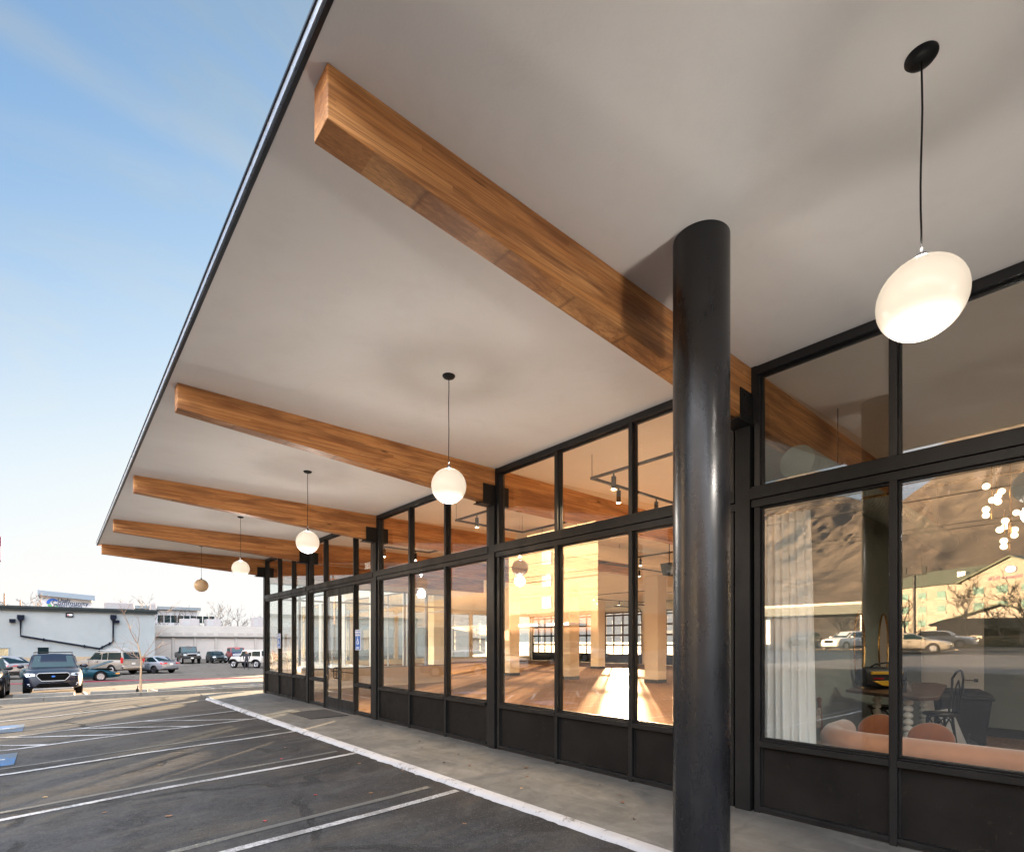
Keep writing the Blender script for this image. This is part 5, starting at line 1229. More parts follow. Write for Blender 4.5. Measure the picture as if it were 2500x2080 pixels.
for px, py, d, lab in ((1560, 1345, 13, 'thin round ring pendant hanging in the hall beside the speaker'),):
    x_, y_, z_ = fromPx(1570, 1372, 16); t = thing('ring_pendant', lab, 'pendant lamp', (x_, y_, z_)); MB().lathe([(.28, -.02), (.31, -.02), (.31, .02), (.28, .02), (.28, -.02)], n=32).build('ring', M['globe'], t, smooth=True)
    MB().cyl((.295, 0, .02), (0, 0, .5), .003, n=4).cyl((-.295, 0, .02), (0, 0, .5), .003, n=4).cyl((0, 0, .5), (0, 0, CZ - z_), .004, n=4).build('cord', M['black'], t)

# ---------------------------------------------------------------- the lounge behind the right-hand panes
t = thing('spiral_duct', 'round spiral duct with flat end cap high in the lounge, along the sage wall', 'duct', (5.85, 2.25, 3.4), world=True)
prof = [(.0001, 5.82), (.172, 5.82), (.175, 5.83)]
for k in range(60): prof += [(.172, 5.86 + k*.115), (.172, 5.95 + k*.115), (.178, 5.958 + k*.115), (.172, 5.966 + k*.115)]
prof = [p for p in prof if p[1] < 12.75] + [(.0001, 12.76)]
MB().lathe(prof, (0, 2.25, 3.56), 32, M=Mx).build('duct_pipe', simple('sage_duct_paint', (.30, .35, .32), .5, kind='World'), t, smooth=True, ang=50)
for x in (7.0, 9.5, 12): MB().cyl((x, 2.25, 3.73), (x, 2.25, CZ), .006, n=5).build('hanger', M['black'], t)
# curtain
t = thing('curtain', 'tall white pleated curtain hanging inside the glass beside the black post', 'curtain', (5.7, 2.3, 0), world=True)
m = MB(); n = 90; vs = []
for zi in range(25):
    z = .03 + 2.99 * zi / 24; sq = 1 - .10 * (z / 3) ** 2
    for i in range(n + 1):
        u = i / n; y = 2.615 - .60 * u * sq; a = .034 * math.sin(u * 47 + .5*math.sin(z*1.3)) + .016 * math.sin(u * 21 + 1 + z*.4)
        vs.append((5.70 + a * (1 - .25*z/3), y, z))
fs = [(j*(n+1)+i, j*(n+1)+i+1, (j+1)*(n+1)+i+1, (j+1)*(n+1)+i) for j in range(24) for i in range(n)]
m.add(vs, fs); cm_, cn_, cb_ = new_mat('curtain_cloth'); setc(cn_, cb_, (.95, .95, .94)); cb_.inputs['Roughness'].default_value = .9; cb_.inputs['Subsurface Weight'].default_value = 0
tr_ = node(cn_, 'ShaderNodeBsdfTranslucent', {'Color': (.75, .74, .71, 1)}); mx_ = node(cn_, 'ShaderNodeMixShader', {0: .15, 1: cb_.outputs[0], 2: tr_.outputs[0]}); cn_.links.new(mx_.outputs[0], cn_.nodes['Material Output'].inputs[0])
o = m.build('cloth', cm_, t, smooth=True, ang=80); so_ = o.modifiers.new('s', 'SOLIDIFY'); so_.thickness = .003
MB().cyl((5.70, 2.64, 3.035), (5.70, -2, 3.035), .014, n=10).build('rod', M['brass'], t, smooth=True)
# oval mirrors
def mirror(xc, zc, w_, h_, label):
    t = thing('oval_mirror', label, 'mirror', (xc, 2.65, zc), group='oval gold mirrors on the sage wall', world=True); pts = [(xc + w_/2*math.cos(a), 2.60, zc + h_/2*math.sin(a)) for a in [i*2*math.pi/40 for i in range(41)]]
    MB().tube(pts, .014, 8, caps=False).build('frame', M['brass'], t, smooth=True)
    m_ = MB(); m_.prism([(p[0], p[2]) for p in pts[:-1]], 'y', 2.60, 2.652); mm, mn, mbb = new_mat('mirror_glass'); setc(mn, mbb, (.85, .85, .84)); mbb.inputs['Metallic'].default_value = 1; mbb.inputs['Roughness'].default_value = .02
    m_.build('mirror_glass', mm, t)
mirror(8.98, 1.62, .46, 1.06, 'oval gold rimmed mirror nearer the white curtain'); mirror(10.15, 1.62, .50, 1.06, 'oval gold rimmed mirror nearer the white door')
# sofa
velvet = simple('peach_velvet', (.60, .29, .17), .8, sheen=.8, var=.12, scale=5, bmp=.15, bscale=40)
rust = simple('rust_velvet', (.30, .095, .03), .7, sheen=.6, var=.2, scale=5)
t = thing('sofa', 'long low peach velvet sofa with rolled back, standing right behind the lounge glass', 'sofa', (6.2, 0, 0), world=True)
path = [(5.98, -3.2), (5.98, 1.45), (6.0, 1.72), (6.08, 1.93), (6.25, 2.06), (6.5, 2.12), (6.85, 2.13)]
MB().tube([(x, y, .70) for x, y in path] + [(6.95, 2.13, .68)], [.115]*7 + [.08], 20).build('rolled_back', velvet, t, smooth=True, ang=60)
m = MB(); vs = []; 
for x, y in path: vs.append((x, y))
for k in range(len(path) - 1):
    (x0, y0), (x1, y1) = path[k], path[k+1]; dx, dy = x1 - x0, y1 - y0; L_ = math.hypot(dx, dy); nx_, ny_ = dy / L_ * .10, -dx / L_ * .10
    m.hexa([(x0-nx_, y0-ny_, .08), (x1-nx_, y1-ny_, .08), (x1+nx_, y1+ny_, .08), (x0+nx_, y0+ny_, .08)], [(x0-nx_, y0-ny_, .7), (x1-nx_, y1-ny_, .7), (x1+nx_, y1+ny_, .7), (x0+nx_, y0+ny_, .7)])
m.build('back_panel', velvet, t); MB().box(6.09, 6.95, -3.2, 2.0, .10, .44).build('seat', velvet, t, bevel=.05, seg=4)
for x, y in ((6.1, 1.9), (6.85, 1.9), (6.1, -3), (6.85, -3)): MB().cyl((x, y, 0), (x, y, .1), .02, n=8).build('leg', M['black'], t)
for (x, y, z, r_, rz, lab) in ((6.42, 1.70, .61, .19, .5, 'rust velvet round cushion on the sofa, left of the mullion'), (6.46, 1.27, .57, .185, .25, 'rust velvet round cushion on the sofa, right of the mullion')):
    o = MB().sphere((0, 0, 0), r_, 28, 16, (.42, 1, 1)).build('cushion', rust, None, smooth=True); o.location = (x, y, z); o.rotation_euler = (0, R(-22), rz); tag(o, lab, 'cushion', 'rust velvet cushions on the sofa'); o.location.z = z + .20 - r_
# patterned wooden chair
fab = simple('patterned_fabric', (.30, .27, .24), .9, scale=28, var=.75); wd = simple('brown_wood', (.16, .075, .035), .5)
t = thing('wooden_chair', 'brown wooden chair with patterned fabric back pad, between curtain and sofa', 'chair', (6.95, 2.25, 0), world=True)
cx, cy = 6.88, 2.22
bl_, br_ = Vector((cx - .22, cy + .19, 0)), Vector((cx + .2, cy + .2, 0))
for p in (bl_, br_): MB().tube([p, p + Vector((0, .02, .45)), p + Vector((0, .06, .97))], [.018, .02, .022], 10).sphere(p + Vector((0, .06, .995)), .032, 12, 8).build('back_post', wd, t, smooth=True)
for dx in (-.2, .2): MB().cyl((cx + dx, cy - .2, 0), (cx + dx, cy - .2, .45), .018, .022, 10).build('leg', wd, t, smooth=True)
MB().box(cx - .24, cx + .23, cy - .24, cy + .22, .44, .53).build('seat', fab, t, bevel=.03, seg=3); MB().box(cx - .19, cx + .18, cy + .225, cy + .265, .66, .90).build('back_pad', fab, t, bevel=.018, seg=3)
# bar table on white bobbin legs
t = thing('bar_table', 'tall dark wood table standing on white bobbin legs', 'table', (8.8, 2.0, 0), world=True)
MB().prism([(7.35, 1.55), (7.6, 1.42), (9.9, 1.75), (10.25, 1.95), (10.1, 2.3), (8.6, 2.52), (7.9, 2.45)], 'z', 1.035, 1.075).build('tabletop', simple('dark_tabletop', (.07, .035, .02), .4), t, bevel=.008, seg=2)
ivory = simple('ivory_bobbin', (.62, .63, .58), .35, var=.03)
for x, y in ((7.68, 1.72), (8.52, 2.26), (9.85, 2.02)):
    prof = []
    for k in range(13):
        for j in range(7): a = math.pi * (j + .25) / 6.5; prof.append((.012 + .040*abs(math.sin(a)), .004 + k*.079 + .0395*(1 - math.cos(math.pi*j/6.99)) ))
    MB().lathe(prof, (x, y, 0), 20).build('leg', ivory, t, smooth=True, ang=80)
# two black bentwood bar stools
def stool(x, y, rz, label, back=True):
    t = thing('bar_stool', label, 'stool', (x, y, 0), group='black bentwood stools at the bar table'); t.rotation_euler.z = rz
    MB().lathe([(.0001, .74), (.17, .74), (.185, .755), (.185, .77), (.17, .785), (.0001, .782)], n=28).build('seat', M['black'], t, smooth=True)
    for a in (45, 135, 225, 315):
        c_, s_ = math.cos(R(a)), math.sin(R(a)); MB().tube([(c_*.13, s_*.13, .74), (c_*.17, s_*.17, .4), (c_*.22, s_*.22, 0)], [.016, .016, .013], 8).build('leg', M['black'], t, smooth=True)
    MB().tube([(.19*math.cos(R(a)), .19*math.sin(R(a)), .27) for a in range(0, 361, 20)], .009, 6, caps=False).build('foot_ring', M['black'], t, smooth=True)
    for a in (0, 90, 180, 270): MB().tube([(.14*math.cos(R(a + b)), .14*math.sin(R(a + b)), .73 - .16*(abs(b)/45)**2) for b in range(-45, 46, 15)], .009, 6).build('brace', M['black'], t, smooth=True)
    if back: MB().tube([(-.15, .10, .77), (-.19, .11, 1.05), (-.2, .12, 1.22), (-.22, .06, 1.31), (-.23, 0, 1.33), (-.22, -.06, 1.31), (-.2, -.12, 1.22), (-.19, -.11, 1.05), (-.15, -.10, .77)], .014, 8).tube([(-.16, .04, .77), (-.2, .05, 1.1), (-.21, 0, 1.2), (-.2, -.05, 1.1), (-.16, -.04, .77)], .010, 6).build('backrest', M['black'], t, smooth=True)
stool(9.05, 2.33, .3, 'black bentwood bar stool behind the ivory bobbin leg, below the duffel bag', False); stool(8.75, 1.62, 2.2, 'black bentwood bar stool with looped back beside the black cup')
# duffel bag
t = thing('duffel_bag', 'black duffel bag with yellow stripes lying on the bar table', 'bag', (8.45, 2.2, 1.075)); t.rotation_euler.z = R(-35)
bagm = simple('black_nylon', (.010, .014, .018), .7, scale=10, var=.4, bmp=.6, bscale=14); yel = simple('yellow_nylon', (.65, .38, .01), .6, var=.1)
m = MB(); vs = []; fs = []; n = 16
for i, (x, s_) in enumerate(((-.30, .5), (-.285, .85), (-.2, 1), (0, 1.05), (.2, 1), (.285, .85), (.30, .5))):
    for k in range(n): a = 2*math.pi*k/n; vs.append((x, .135*s_*math.copysign(abs(math.cos(a))**.7, math.cos(a)), .145 + .14*s_*math.copysign(abs(math.sin(a))**.75, math.sin(a)) + .01*math.sin(9*x + a*2)))
for i in range(6):
    for k in range(n): fs.append((i*n+k, i*n+(k+1) % n, (i+1)*n+(k+1) % n, (i+1)*n+k))
fs += [tuple(range(n-1, -1, -1)), tuple(range(6*n, 7*n))]; m.add(vs, fs); m.build('bag_body', bagm, t, smooth=True)
MB().box(-.26, .20, -.152, -.138, .195, .235).build('yellow_stripe', yel, t, bevel=.004); MB().prism([(-.24, .11), (-.1, .05), (.02, .04), (.16, .08), (.22, .12)], 'y', -.162, -.146).build('yellow_stripe', yel, t, bevel=.003)
MB().box(-.22, -.08, -.150, -.1405, .135, .15).build('red_stripe', M['redlight'], t); MB().box(-.02, .12, -.150, -.1405, .135, .15).build('green_stripe', simple('green_nylon', (.01, .2, .05), .6), t)
MB().tube([(-.2, -.05, .28), (-.15, -.09, .33), (0, -.1, .35), (.12, -.08, .33), (.18, -.04, .28)], .012, 6).build('strap', bagm, t, smooth=True)
# cup with straw
x_, y_ = 8.15, 1.88; t = thing('cup', 'black takeaway cup with straw standing on the bar table', 'cup', (x_, y_, 1.075))
MB().lathe([(.0001, 0), (.032, 0), (.044, .13), (.047, .135), (.047, .15), (.0001, .15)], n=20).build('cup_body', M['blackplastic'], t, smooth=True); MB().tube([(0, 0, .15), (.01, 0, .23), (.035, -.01, .27)], .004, 6).build('straw', M['black'], t, smooth=True)
# glass jar
t = thing('glass_jar', 'clear glass jar on the bar table beside the black cup', 'jar', (7.95, 1.78, 1.075)); MB().lathe([(.03, 0), (.045, .01), (.045, .1), (.03, .13), (.034, .15)], n=20).build('jar_body', glass('jar_glass', .06), t, smooth=True)
# wheeled bin
t = thing('wheeled_bin', 'black wheeled rubbish bin with closed lid in front of the white door', 'bin', (11.1, 1.78, 0)); t.rotation_euler.z = R(-70); t.scale = (1.12, 1.12, 1.04)
m = MB().hexa([(-.22, -.20, .03), (.22, -.20, .03), (.22, .22, .03), (-.22, .22, .03)], [(-.29, -.28, .80), (.29, -.28, .80), (.29, .30, .80), (-.29, .30, .80)])
m.build('bin_body', M['blackplastic'], t, bevel=.03, seg=3)
MB().box(-.31, .31, -.31, .31, .76, .81).build('rim', M['blackplastic'], t, bevel=.015, seg=2)
MB().hexa([(-.31, -.33, .812), (.31, -.33, .812), (.31, .31, .812), (-.31, .31, .812)], [(-.25, -.26, .88), (.25, -.26, .88), (.27, .28, .90), (-.27, .28, .90)]).build('lid', M['blackplastic'], t, bevel=.03, seg=3)
MB().tube([(-.25, .31, .80), (-.25, .42, .82), (.25, .42, .82), (.25, .31, .80)], .02, 8).build('handle', M['blackplastic'], t, smooth=True)
for s in (-1, 1): MB().cyl((s*.22, .24, .11), (s*.27, .24, .11), .11, n=20).build('wheel', M['tyre'], t, smooth=True)
# leaning board and dark floor bag
t = MB().hexa([(9.05, 1.45, .0), (9.45, 1.35, .0), (9.46, 1.38, .0), (9.06, 1.48, .0)], [(8.95, 1.70, .78), (9.35, 1.60, .78), (9.36, 1.62, .78), (8.96, 1.72, .78)]).build('leaning_board', M['grey'], None, bevel=.003); tag(t, 'grey flat board leaning against the bar stool', 'board')
t = thing('floor_bag', 'slumped black handbag on the lounge floor beside the grey board', 'bag', (9.9, 1.5, 0)); MB().sphere((0, 0, .15), .17, 18, 12, (1.1, .7, .9)).build('bag_body', bagm, t, smooth=True); MB().tube([(-.1, 0, .25), (-.06, 0, .38), (.06, 0, .38), (.1, 0, .25)], .01, 6).build('strap', bagm, t, smooth=True)
# brass cluster pendant
t = thing('cluster_chandelier', 'brass rod chandelier with many small glowing globes in the lounge', 'chandelier', (8.6, 1.2, CZ))
ORG[t] = Vector((8.6, 1.2, CZ)); gx = []
for i, (a, b) in enumerate(((1045,420),(1280,497),(1228,565),(1140,630),(1228,655),(1043,772),(1043,860),(1508,820),(1335,945),(1335,1030),(1255,1080),(1478,1080),(1475,1163),(1315,1250),(1315,1335))):
    d_ = 7.4 + .12 * ((i * 7) % 5 - 2); x_, y_, z_ = fromPx(2240 + a/6.24, 1120 + b/6.24, d_); MB().sphere((x_, y_, z_), .042, 16, 10).build('globe', M['smallglobe'], t, smooth=True); gx.append((x_, y_, z_))
m = MB()
for a, b0, b1 in ((1130,270,920),(1205,270,530),(1410,290,1410),(1430,600,1120),(1320,780,1155),(1385,880,1400)):
    x_, y_, z0 = fromPx(2240 + a/6.24, 1120 + b1/6.24, 7.4); _, _, z1 = fromPx(2240 + a/6.24, 1120 + b0/6.24, 7.4); m.cyl((x_, y_, z0), (x_, y_, CZ if b0 < 300 else z1), .007, n=8)
    for (gx_, gy_, gz_) in gx:
        if z0 - .05 < gz_ < (CZ if b0 < 300 else z1) and math.hypot(gx_ - x_, gy_ - y_) < .22: m.cyl((x_, y_, gz_), (gx_, gy_, gz_), .004, n=6)
x0, y0, _ = fromPx(2240 + 1130/6.24, 0, 7.4); x1, y1, _ = fromPx(2240 + 1410/6.24, 0, 7.4)
m.hexa([(x0-.1, y0-.05, CZ-.03), (x1+.1, y1-.05, CZ-.03), (x1+.1, y1+.05, CZ-.03), (x0-.1, y0+.05, CZ-.03)], [(x0-.1, y0-.05, CZ-.001), (x1+.1, y1-.05, CZ-.001), (x1+.1, y1+.05, CZ-.001), (x0-.1, y0+.05, CZ-.001)])
m.build('rods', M['brass'], t, smooth=True)
spot((8.9, .9, 2.9), 5, 'SPOT', (1, .86, .68), .1); spot((8.2, -1.2, 3.0), 4, 'SPOT', (1, .86, .68), .1)  # first spot serves the chandelier; second is an added fill lamp without fixture
# pale vase at the right edge
t = thing('vase', 'pale blue flared vase just inside the right edge of the photo', 'vase', (7.35, .68, .45)); x_, y_, z_ = fromPx(2497, 1850, 5.2); t.location = (x_, y_, z_ - .1)
MB().lathe([(.0001, 0), (.035, 0), (.05, .06), (.03, .12), (.055, .16)], n=20).build('vase_body', simple('pale_blue_glaze', (.5, .66, .7), .2), t, smooth=True)
t2 = thing('side_table', 'low dark side table under the pale vase', 'table', (x_, y_, 0)); MB().lathe([(.0001, z_ - .12), (.16, z_ - .12), (.16, z_ - .101), (.0001, z_ - .101)], n=24).build('tabletop', M['black'], t2, smooth=True); MB().cyl((0, 0, 0), (0, 0, z_ - .12), .02, n=10).build('stem', M['black'], t2, smooth=True)
# ---------------------------------------------------------------- what the glass mirrors: street, hotel, mountain to the east
st = MB(); st.add([(x, y, lin(FX, x) + .012) for y in (-900, 18, 24, 60, 900) for x in (-37.5, -34, -30, -26, -22.5)], [(j*5+i, j*5+i+1, (j+1)*5+i+1, (j+1)*5+i) for j in range(4) for i in range(4)])
struct(st.build('street', simple('street_asphalt', (.055, .055, .058), .85, kind='World', scale=.5, var=.25)))
gv = MB(); rd = random.Random(2)
for i in range(900):
    x = -39.8 + rd.gauss(0, .8); y = rd.uniform(8, 48); s_ = rd.uniform(.05, .13); z = G(x, y)
    gv.hexa([(x-s_, y-s_, z), (x+s_, y-s_*.8, z), (x+s_*.9, y+s_, z), (x-s_, y+s_, z)], [(x-s_*.6, y-s_*.5, z+s_), (x+s_*.5, y-s_*.5, z+s_*1.2), (x+s_*.5, y+s_*.6, z+s_), (x-s_*.5, y+s_*.5, z+s_*.9)])
tag(gv.build('gravel_bed', simple('tan_stones', (.22, .165, .115), .85, scale=3, var=.35)), 'bed of tan landscaping stones along the street mirrored in the glass', 'stones', kind='stuff')
# overhead wires with poles
def power_pole(x, y, lab):
    t = thing('power_pole', lab, 'pole', (x, y, G(x, y)), group='power poles along the street'); MB().cyl((0, 0, -.2), (0, 0, 10.2), .16, .11, 12).build('pole', M['bark'], t, smooth=True)
    for z in (8.2, 9.6): MB().box(-1.1, 1.1, -.06, .06, z, z + .12).build('crossarm', M['bark'], t)
for y, lab in ((74, 'wooden power pole north along the street'), (-34, 'wooden power pole south along the street')): power_pole(-19.5, y, lab)
for i, (dx, z, r_, sag) in enumerate(((.9, 8.9, .03, .5), (0, 8.25, .03, .5), (-.5, 6.95, .016, .35), (.3, 6.6, .016, .35), (-.9, 9.7, .016, .5))):
    pts = [(-19.5 + dx, -34 + 108*k/24, z + .25 + sag * (4*(k/24 - .5)**2 - .6)) for k in range(25)]
    t = MB().tube(pts, r_, 5, caps=False).build('overhead_wire', M['black'], None, smooth=True); tag(t, ('thick upper power cable along the street', 'thick second power cable along the street', 'thin phone wire, higher of the lower pair', 'thin phone wire, lowest over the street', 'thin top wire, highest over the street')[i], 'cable', 'overhead wires along the street')
# floodlight mast
t = thing('floodlight_mast', 'dark mast with two square floodlights, mirrored before the hotel', 'light pole', gl(-38.3, 10.6)); zt_ = 7.3 - G(-38.3, 10.6)
MB().cyl((0, 0, 0), (0, 0, zt_ - .5), .11, .09, 12).build('pole', M['black'], t, smooth=True); MB().box(-.06, .06, -.75, .75, zt_ - .6, zt_ - .5).build('crossarm', M['black'], t)
for s in (-1, 1): MB().box(-.12, .14, s*.62 - .14, s*.62 + .14, zt_ - .45, zt_ + .05).build('floodlight', M['black'], t, bevel=.02)
# hotel
Ax, Ay, Dx, Dy = -154, 43, -132, -1.5
hv = Vector((Dx - Ax, Dy - Ay, 0)); HL = hv.length; hu = hv.normalized(); hn = Vector((-hu.y, hu.x, 0)); hn = hn if hn.x > 0 else -hn
def HP(u, n_, z): return tuple(Vector((Ax, Ay, 0)) + hu * u + hn * n_ + Vector((0, 0, z)))
Ht = thing('hotel', 'four storey cream hotel with green roof and gable sign, mirrored in the lounge glass', 'building', (-150, 20, 1), world=True)
hotelw = simple('hotel_stucco', (.18, .158, .125), .85, var=.04, scale=.2, kind='World'); hroof = simple('green_roof', (.055, .064, .042), .8, kind='World')
uc = HL * .62; ez = 15.0
MB().hexa([HP(-2, 0, 0), HP(HL + 30, 0, 0), HP(HL + 30, -16, 0), HP(-2, -16, 0)], [HP(-2, 0, ez), HP(HL + 30, 0, ez), HP(HL + 30, -16, ez), HP(-2, -16, ez)]).build('wall', hotelw, Ht)
MB().hexa([HP(-3, .8, ez), HP(HL + 31, .8, ez), HP(HL + 31, -17, ez), HP(-3, -17, ez)], [HP(4, -7.5, ez + 4.4), HP(HL + 25, -7.5, ez + 4.4), HP(HL + 25, -8.5, ez + 4.4), HP(4, -8.5, ez + 4.4)]).build('roof', hroof, Ht)
gw = 9.5
MB().add([HP(uc - gw, 1.5, 0), HP(uc + gw, 1.5, 0), HP(uc + gw, 1.5, ez), HP(uc, 1.5, ez + 4.2), HP(uc - gw, 1.5, ez), HP(uc - gw, -2, 0), HP(uc + gw, -2, 0), HP(uc + gw, -2, ez), HP(uc, -2, ez + 4.2), HP(uc - gw, -2, ez)], [(0,1,2,3,4), (9,8,7,6,5), (0,5,6,1), (1,6,7,2), (2,7,8,3), (3,8,9,4), (4,9,5,0)]).build('gable', hotelw, Ht)
MB().slab([HP(uc - gw - .8, 2.2, ez - .35), HP(uc, 2.2, ez + 4.25), HP(uc, -8, ez + 4.25), HP(uc - gw - .8, -8, ez - .35)], (0, 0, .35)).slab([HP(uc + gw + .8, 2.2, ez - .35), HP(uc, 2.2, ez + 4.25), HP(uc, -8, ez + 4.25), HP(uc + gw + .8, -8, ez - .35)], (0, 0, .35)).build('gable_roof', hroof, Ht)
teal = simple('teal_window_glass', (.10, .17, .15), .15, kind='World'); sill_m = simple('taupe_sill', (.25, .22, .17), .8)
for fl in range(4):
    for k in range(17):
        u = 2.2 + k * 4.5; off = .0 if not (uc - gw < u < uc + gw) else 1.5
        if abs(abs(u - uc) - gw) < 1.4: continue
        z = 2.0 + fl * 3.35
        w_ = MB().hexa([HP(u - 1.05, off, z), HP(u + 1.05, off, z), HP(u + 1.05, off + .1, z), HP(u - 1.05, off + .1, z)], [HP(u - 1.05, off, z + 1.6), HP(u + 1.05, off, z + 1.6), HP(u + 1.05, off + .1, z + 1.6), HP(u - 1.05, off + .1, z + 1.6)]).build('window', teal, Ht)
        MB().hexa([HP(u - 1.2, off, z - .45), HP(u + 1.2, off, z - .45), HP(u + 1.2, off + .25, z - .45), HP(u - 1.2, off + .25, z - .45)], [HP(u - 1.2, off, z - .05), HP(u + 1.2, off, z - .05), HP(u + 1.2, off + .25, z - .05), HP(u - 1.2, off + .25, z - .05)]).build('sill', sill_m, w_)
az_ = math.degrees(math.atan2(hn.x, hn.y)); ct = HP(uc, 1.6, ez + .15)
text_mb('Best Western PLUS', 1.05, facing(ct, az_), .1, .02).build('sign_lettering', simple('dark_red_letters', (.12, .03, .06), .5), Ht)
lo_ = MB(); M4 = facing(HP(uc, 1.6, ez + 1.75), az_); lo_.lathe([(.0001, .05), (.9, .05), (.95, 0)], n=28, M=Matrix.Diagonal((1, .72, 1)).to_3x3()); lo_.xf(M4).build('sign_emblem', M['white'], Ht, smooth=True)
MB().lathe([(.92, .0), (1.12, .0), (1.12, .08), (.92, .08), (.92, 0)], n=28, M=Matrix.Diagonal((1, .72, 1)).to_3x3()).xf(M4).build('sign_emblem', simple('navy_emblem', (.03, .03, .09), .4), Ht, smooth=True)
for u in (uc - 13, uc - 4): 
    p = Vector(HP(u, -3.5, ez + 1.4)); MB().box(p.x - .7, p.x + .7, p.y - .7, p.y + .7, p.z - 1, p.z + 1.6).build('chimney', M['white'], Ht)
# porch building before the hotel and a canopy further left
t = thing('hotel_porch', 'grey gabled entrance porch in front of the hotel', 'building', (-118, 16, 1), world=True)
MB().add([(-116, 6, 1), (-116, 24, 1), (-116, 24, 5), (-116, 15, 8.2), (-116, 6, 5), (-128, 6, 1), (-128, 24, 1), (-128, 24, 5), (-128, 15, 8.2), (-128, 6, 5)], [(0,1,2,3,4), (9,8,7,6,5), (0,5,6,1), (1,6,7,2), (4,9,5,0)]).build('wall', simple('porch_wall', (.28, .25, .21), .8, kind='World'), t)
MB().slab([(-115, 5, 4.7), (-115, 15, 8.3), (-129, 15, 8.3), (-129, 5, 4.7)], (0, 0, .3)).slab([(-115, 25, 4.7), (-115, 15, 8.3), (-129, 15, 8.3), (-129, 25, 4.7)], (0, 0, .3)).build('roof', hroof, t)
MB().box(-116.2, -115.98, 12.5, 17.5, 1, 4.2).build('door', M['arch'], t)
t = thing('flat_canopy', 'white flat service canopy on posts, mirrored beside the curtain', 'canopy', (-90, 32, 1), world=True)
MB().box(-97, -86, 26, 48, 6.2, 8.0).build('roof', simple('canopy_white', (.05, .057, .05), .7, kind='World'), t, bevel=.05); MB().box(-97.1, -85.9, 25.9, 48.1, 7.7, 8.1).build('trim', M['cream'], t)
for x in (-95, -88):
    for y in (28, 46): MB().box(x - .4, x + .4, y - .4, y + .4, 1.1, 6.2).build('post', M['grey'], t)
# cream and brick building
XC = -25.4; t = thing('cream_brick_building', 'cream four storey building with brick ground floor, mirrored glowing in the sun', 'building', (-38, 36, 0), world=True)
MB().box(-52, XC, 30.5, 42.6, 4.5, 15.5).build('upper_wall', m_block('cream_panel', (.26, .22, .155), (.245, .21, .15), (.17, .15, .115), 2.2, 2.2, 'x', .03), t)
MB().box(-52, XC + .001, 30.5, 42.601, -.5, 4.49).build('brick_base', m_block('orange_brick', (.17, .075, .036), (.14, .06, .03), (.15, .11, .08), .22, .075, 'x', .008), t)
MB().box(-52.2, XC + .25, 30.3, 42.8, 15.5, 16.0).build('roof', M['grey'], t)
for z0, z1 in ((9.2, 10.5), (7.05, 8.25), (4.95, 6.1), (11.6, 12.9)):
    w_ = MB().box(XC, XC + .08, 36.2, 37.5, z0, z1).build('window', M['grey'], t); MB().box(XC + .08, XC + .09, 36.8, 37.42, z0 + .08, z1 - .08).box(XC + .08, XC + .09, 36.28, 36.72, z0 + .08, z1 - .08).build('pane', teal, w_)
    for x in (-31, -37, -43): w_ = MB().box(x - 1, x + 1, 30.42, 30.5, z0 + .1, z1 + .6).build('window', M['grey'], t); MB().box(x - .9, x + .9, 30.40, 30.42, z0 + .2, z1 + .5).build('pane', M['carglass'], w_)
for y in (34.2, 38.2):
    aw = MB().box(XC, XC + 1.3, y - 1.4, y + 1.4, 3.2, 3.45).build('awning', M['white'], t); MB().tube([(XC + 1.2, y - 1.3, 3.45), (XC + .05, y, 4.4), (XC + 1.2, y + 1.3, 3.45)], .03, 5).build('tie_rod', M['black'], aw)
    MB().box(XC, XC + .06, y - .5, y + .5, -.1, 2.4).build('door', M['carglass'], t)
# low shop, far trees and shrubs
t = thing('low_shop', 'low tan shop with pale parapet beyond the street, mirrored behind the crossover', 'building', (-42, 70, 0), world=True)
MB().box(-52, -38, 56, 86, -.5, 3.3).build('wall', simple('tan_wall', (.30, .22, .14), .8, kind='World'), t); MB().box(-52.2, -37.6, 60, 82, 3.3, 4.2).build('parapet', simple('pale_parapet', (.25, .22, .17), .8, kind='World'), t)
for y in (62, 67, 72, 77): MB().box(-38, -37.94, y, y + 3, .2, 2.7).build('window', M['carglass'], t)
tr_e = ((-67.7, 12.2, 8.5, 'bare multi-stemmed tree before the hotel gable'), (-71, 9.6, 8, 'bare tree right of the hotel gable'), (-64, 6.6, 9, 'bare tree nearest the right edge of the mirrored view'), (-66, 17.5, 6.5, 'smaller bare tree left of the hotel gable'), (-58, 90, 9.5, 'bare tree behind the low shop'), (-66, 96, 10, 'second bare tree behind the low shop'), (-95, 40, 9, 'bare tree beside the flat canopy'), (-102, 35, 10, 'bare tree behind the flat canopy'), (-28, 52, 6.5, 'bare street tree left of the cream building'))
for i, (x, y, h_, lb) in enumerate(tr_e): bare_tree('bare_tree', lb, gl(x, y), h_, .16, 90 + i, .7, 4, 4, group='bare trees mirrored in the glass', trunk_frac=.15)
sm = simple('shrub_leaves', (.06, .055, .028), .9, scale=3, var=.4)
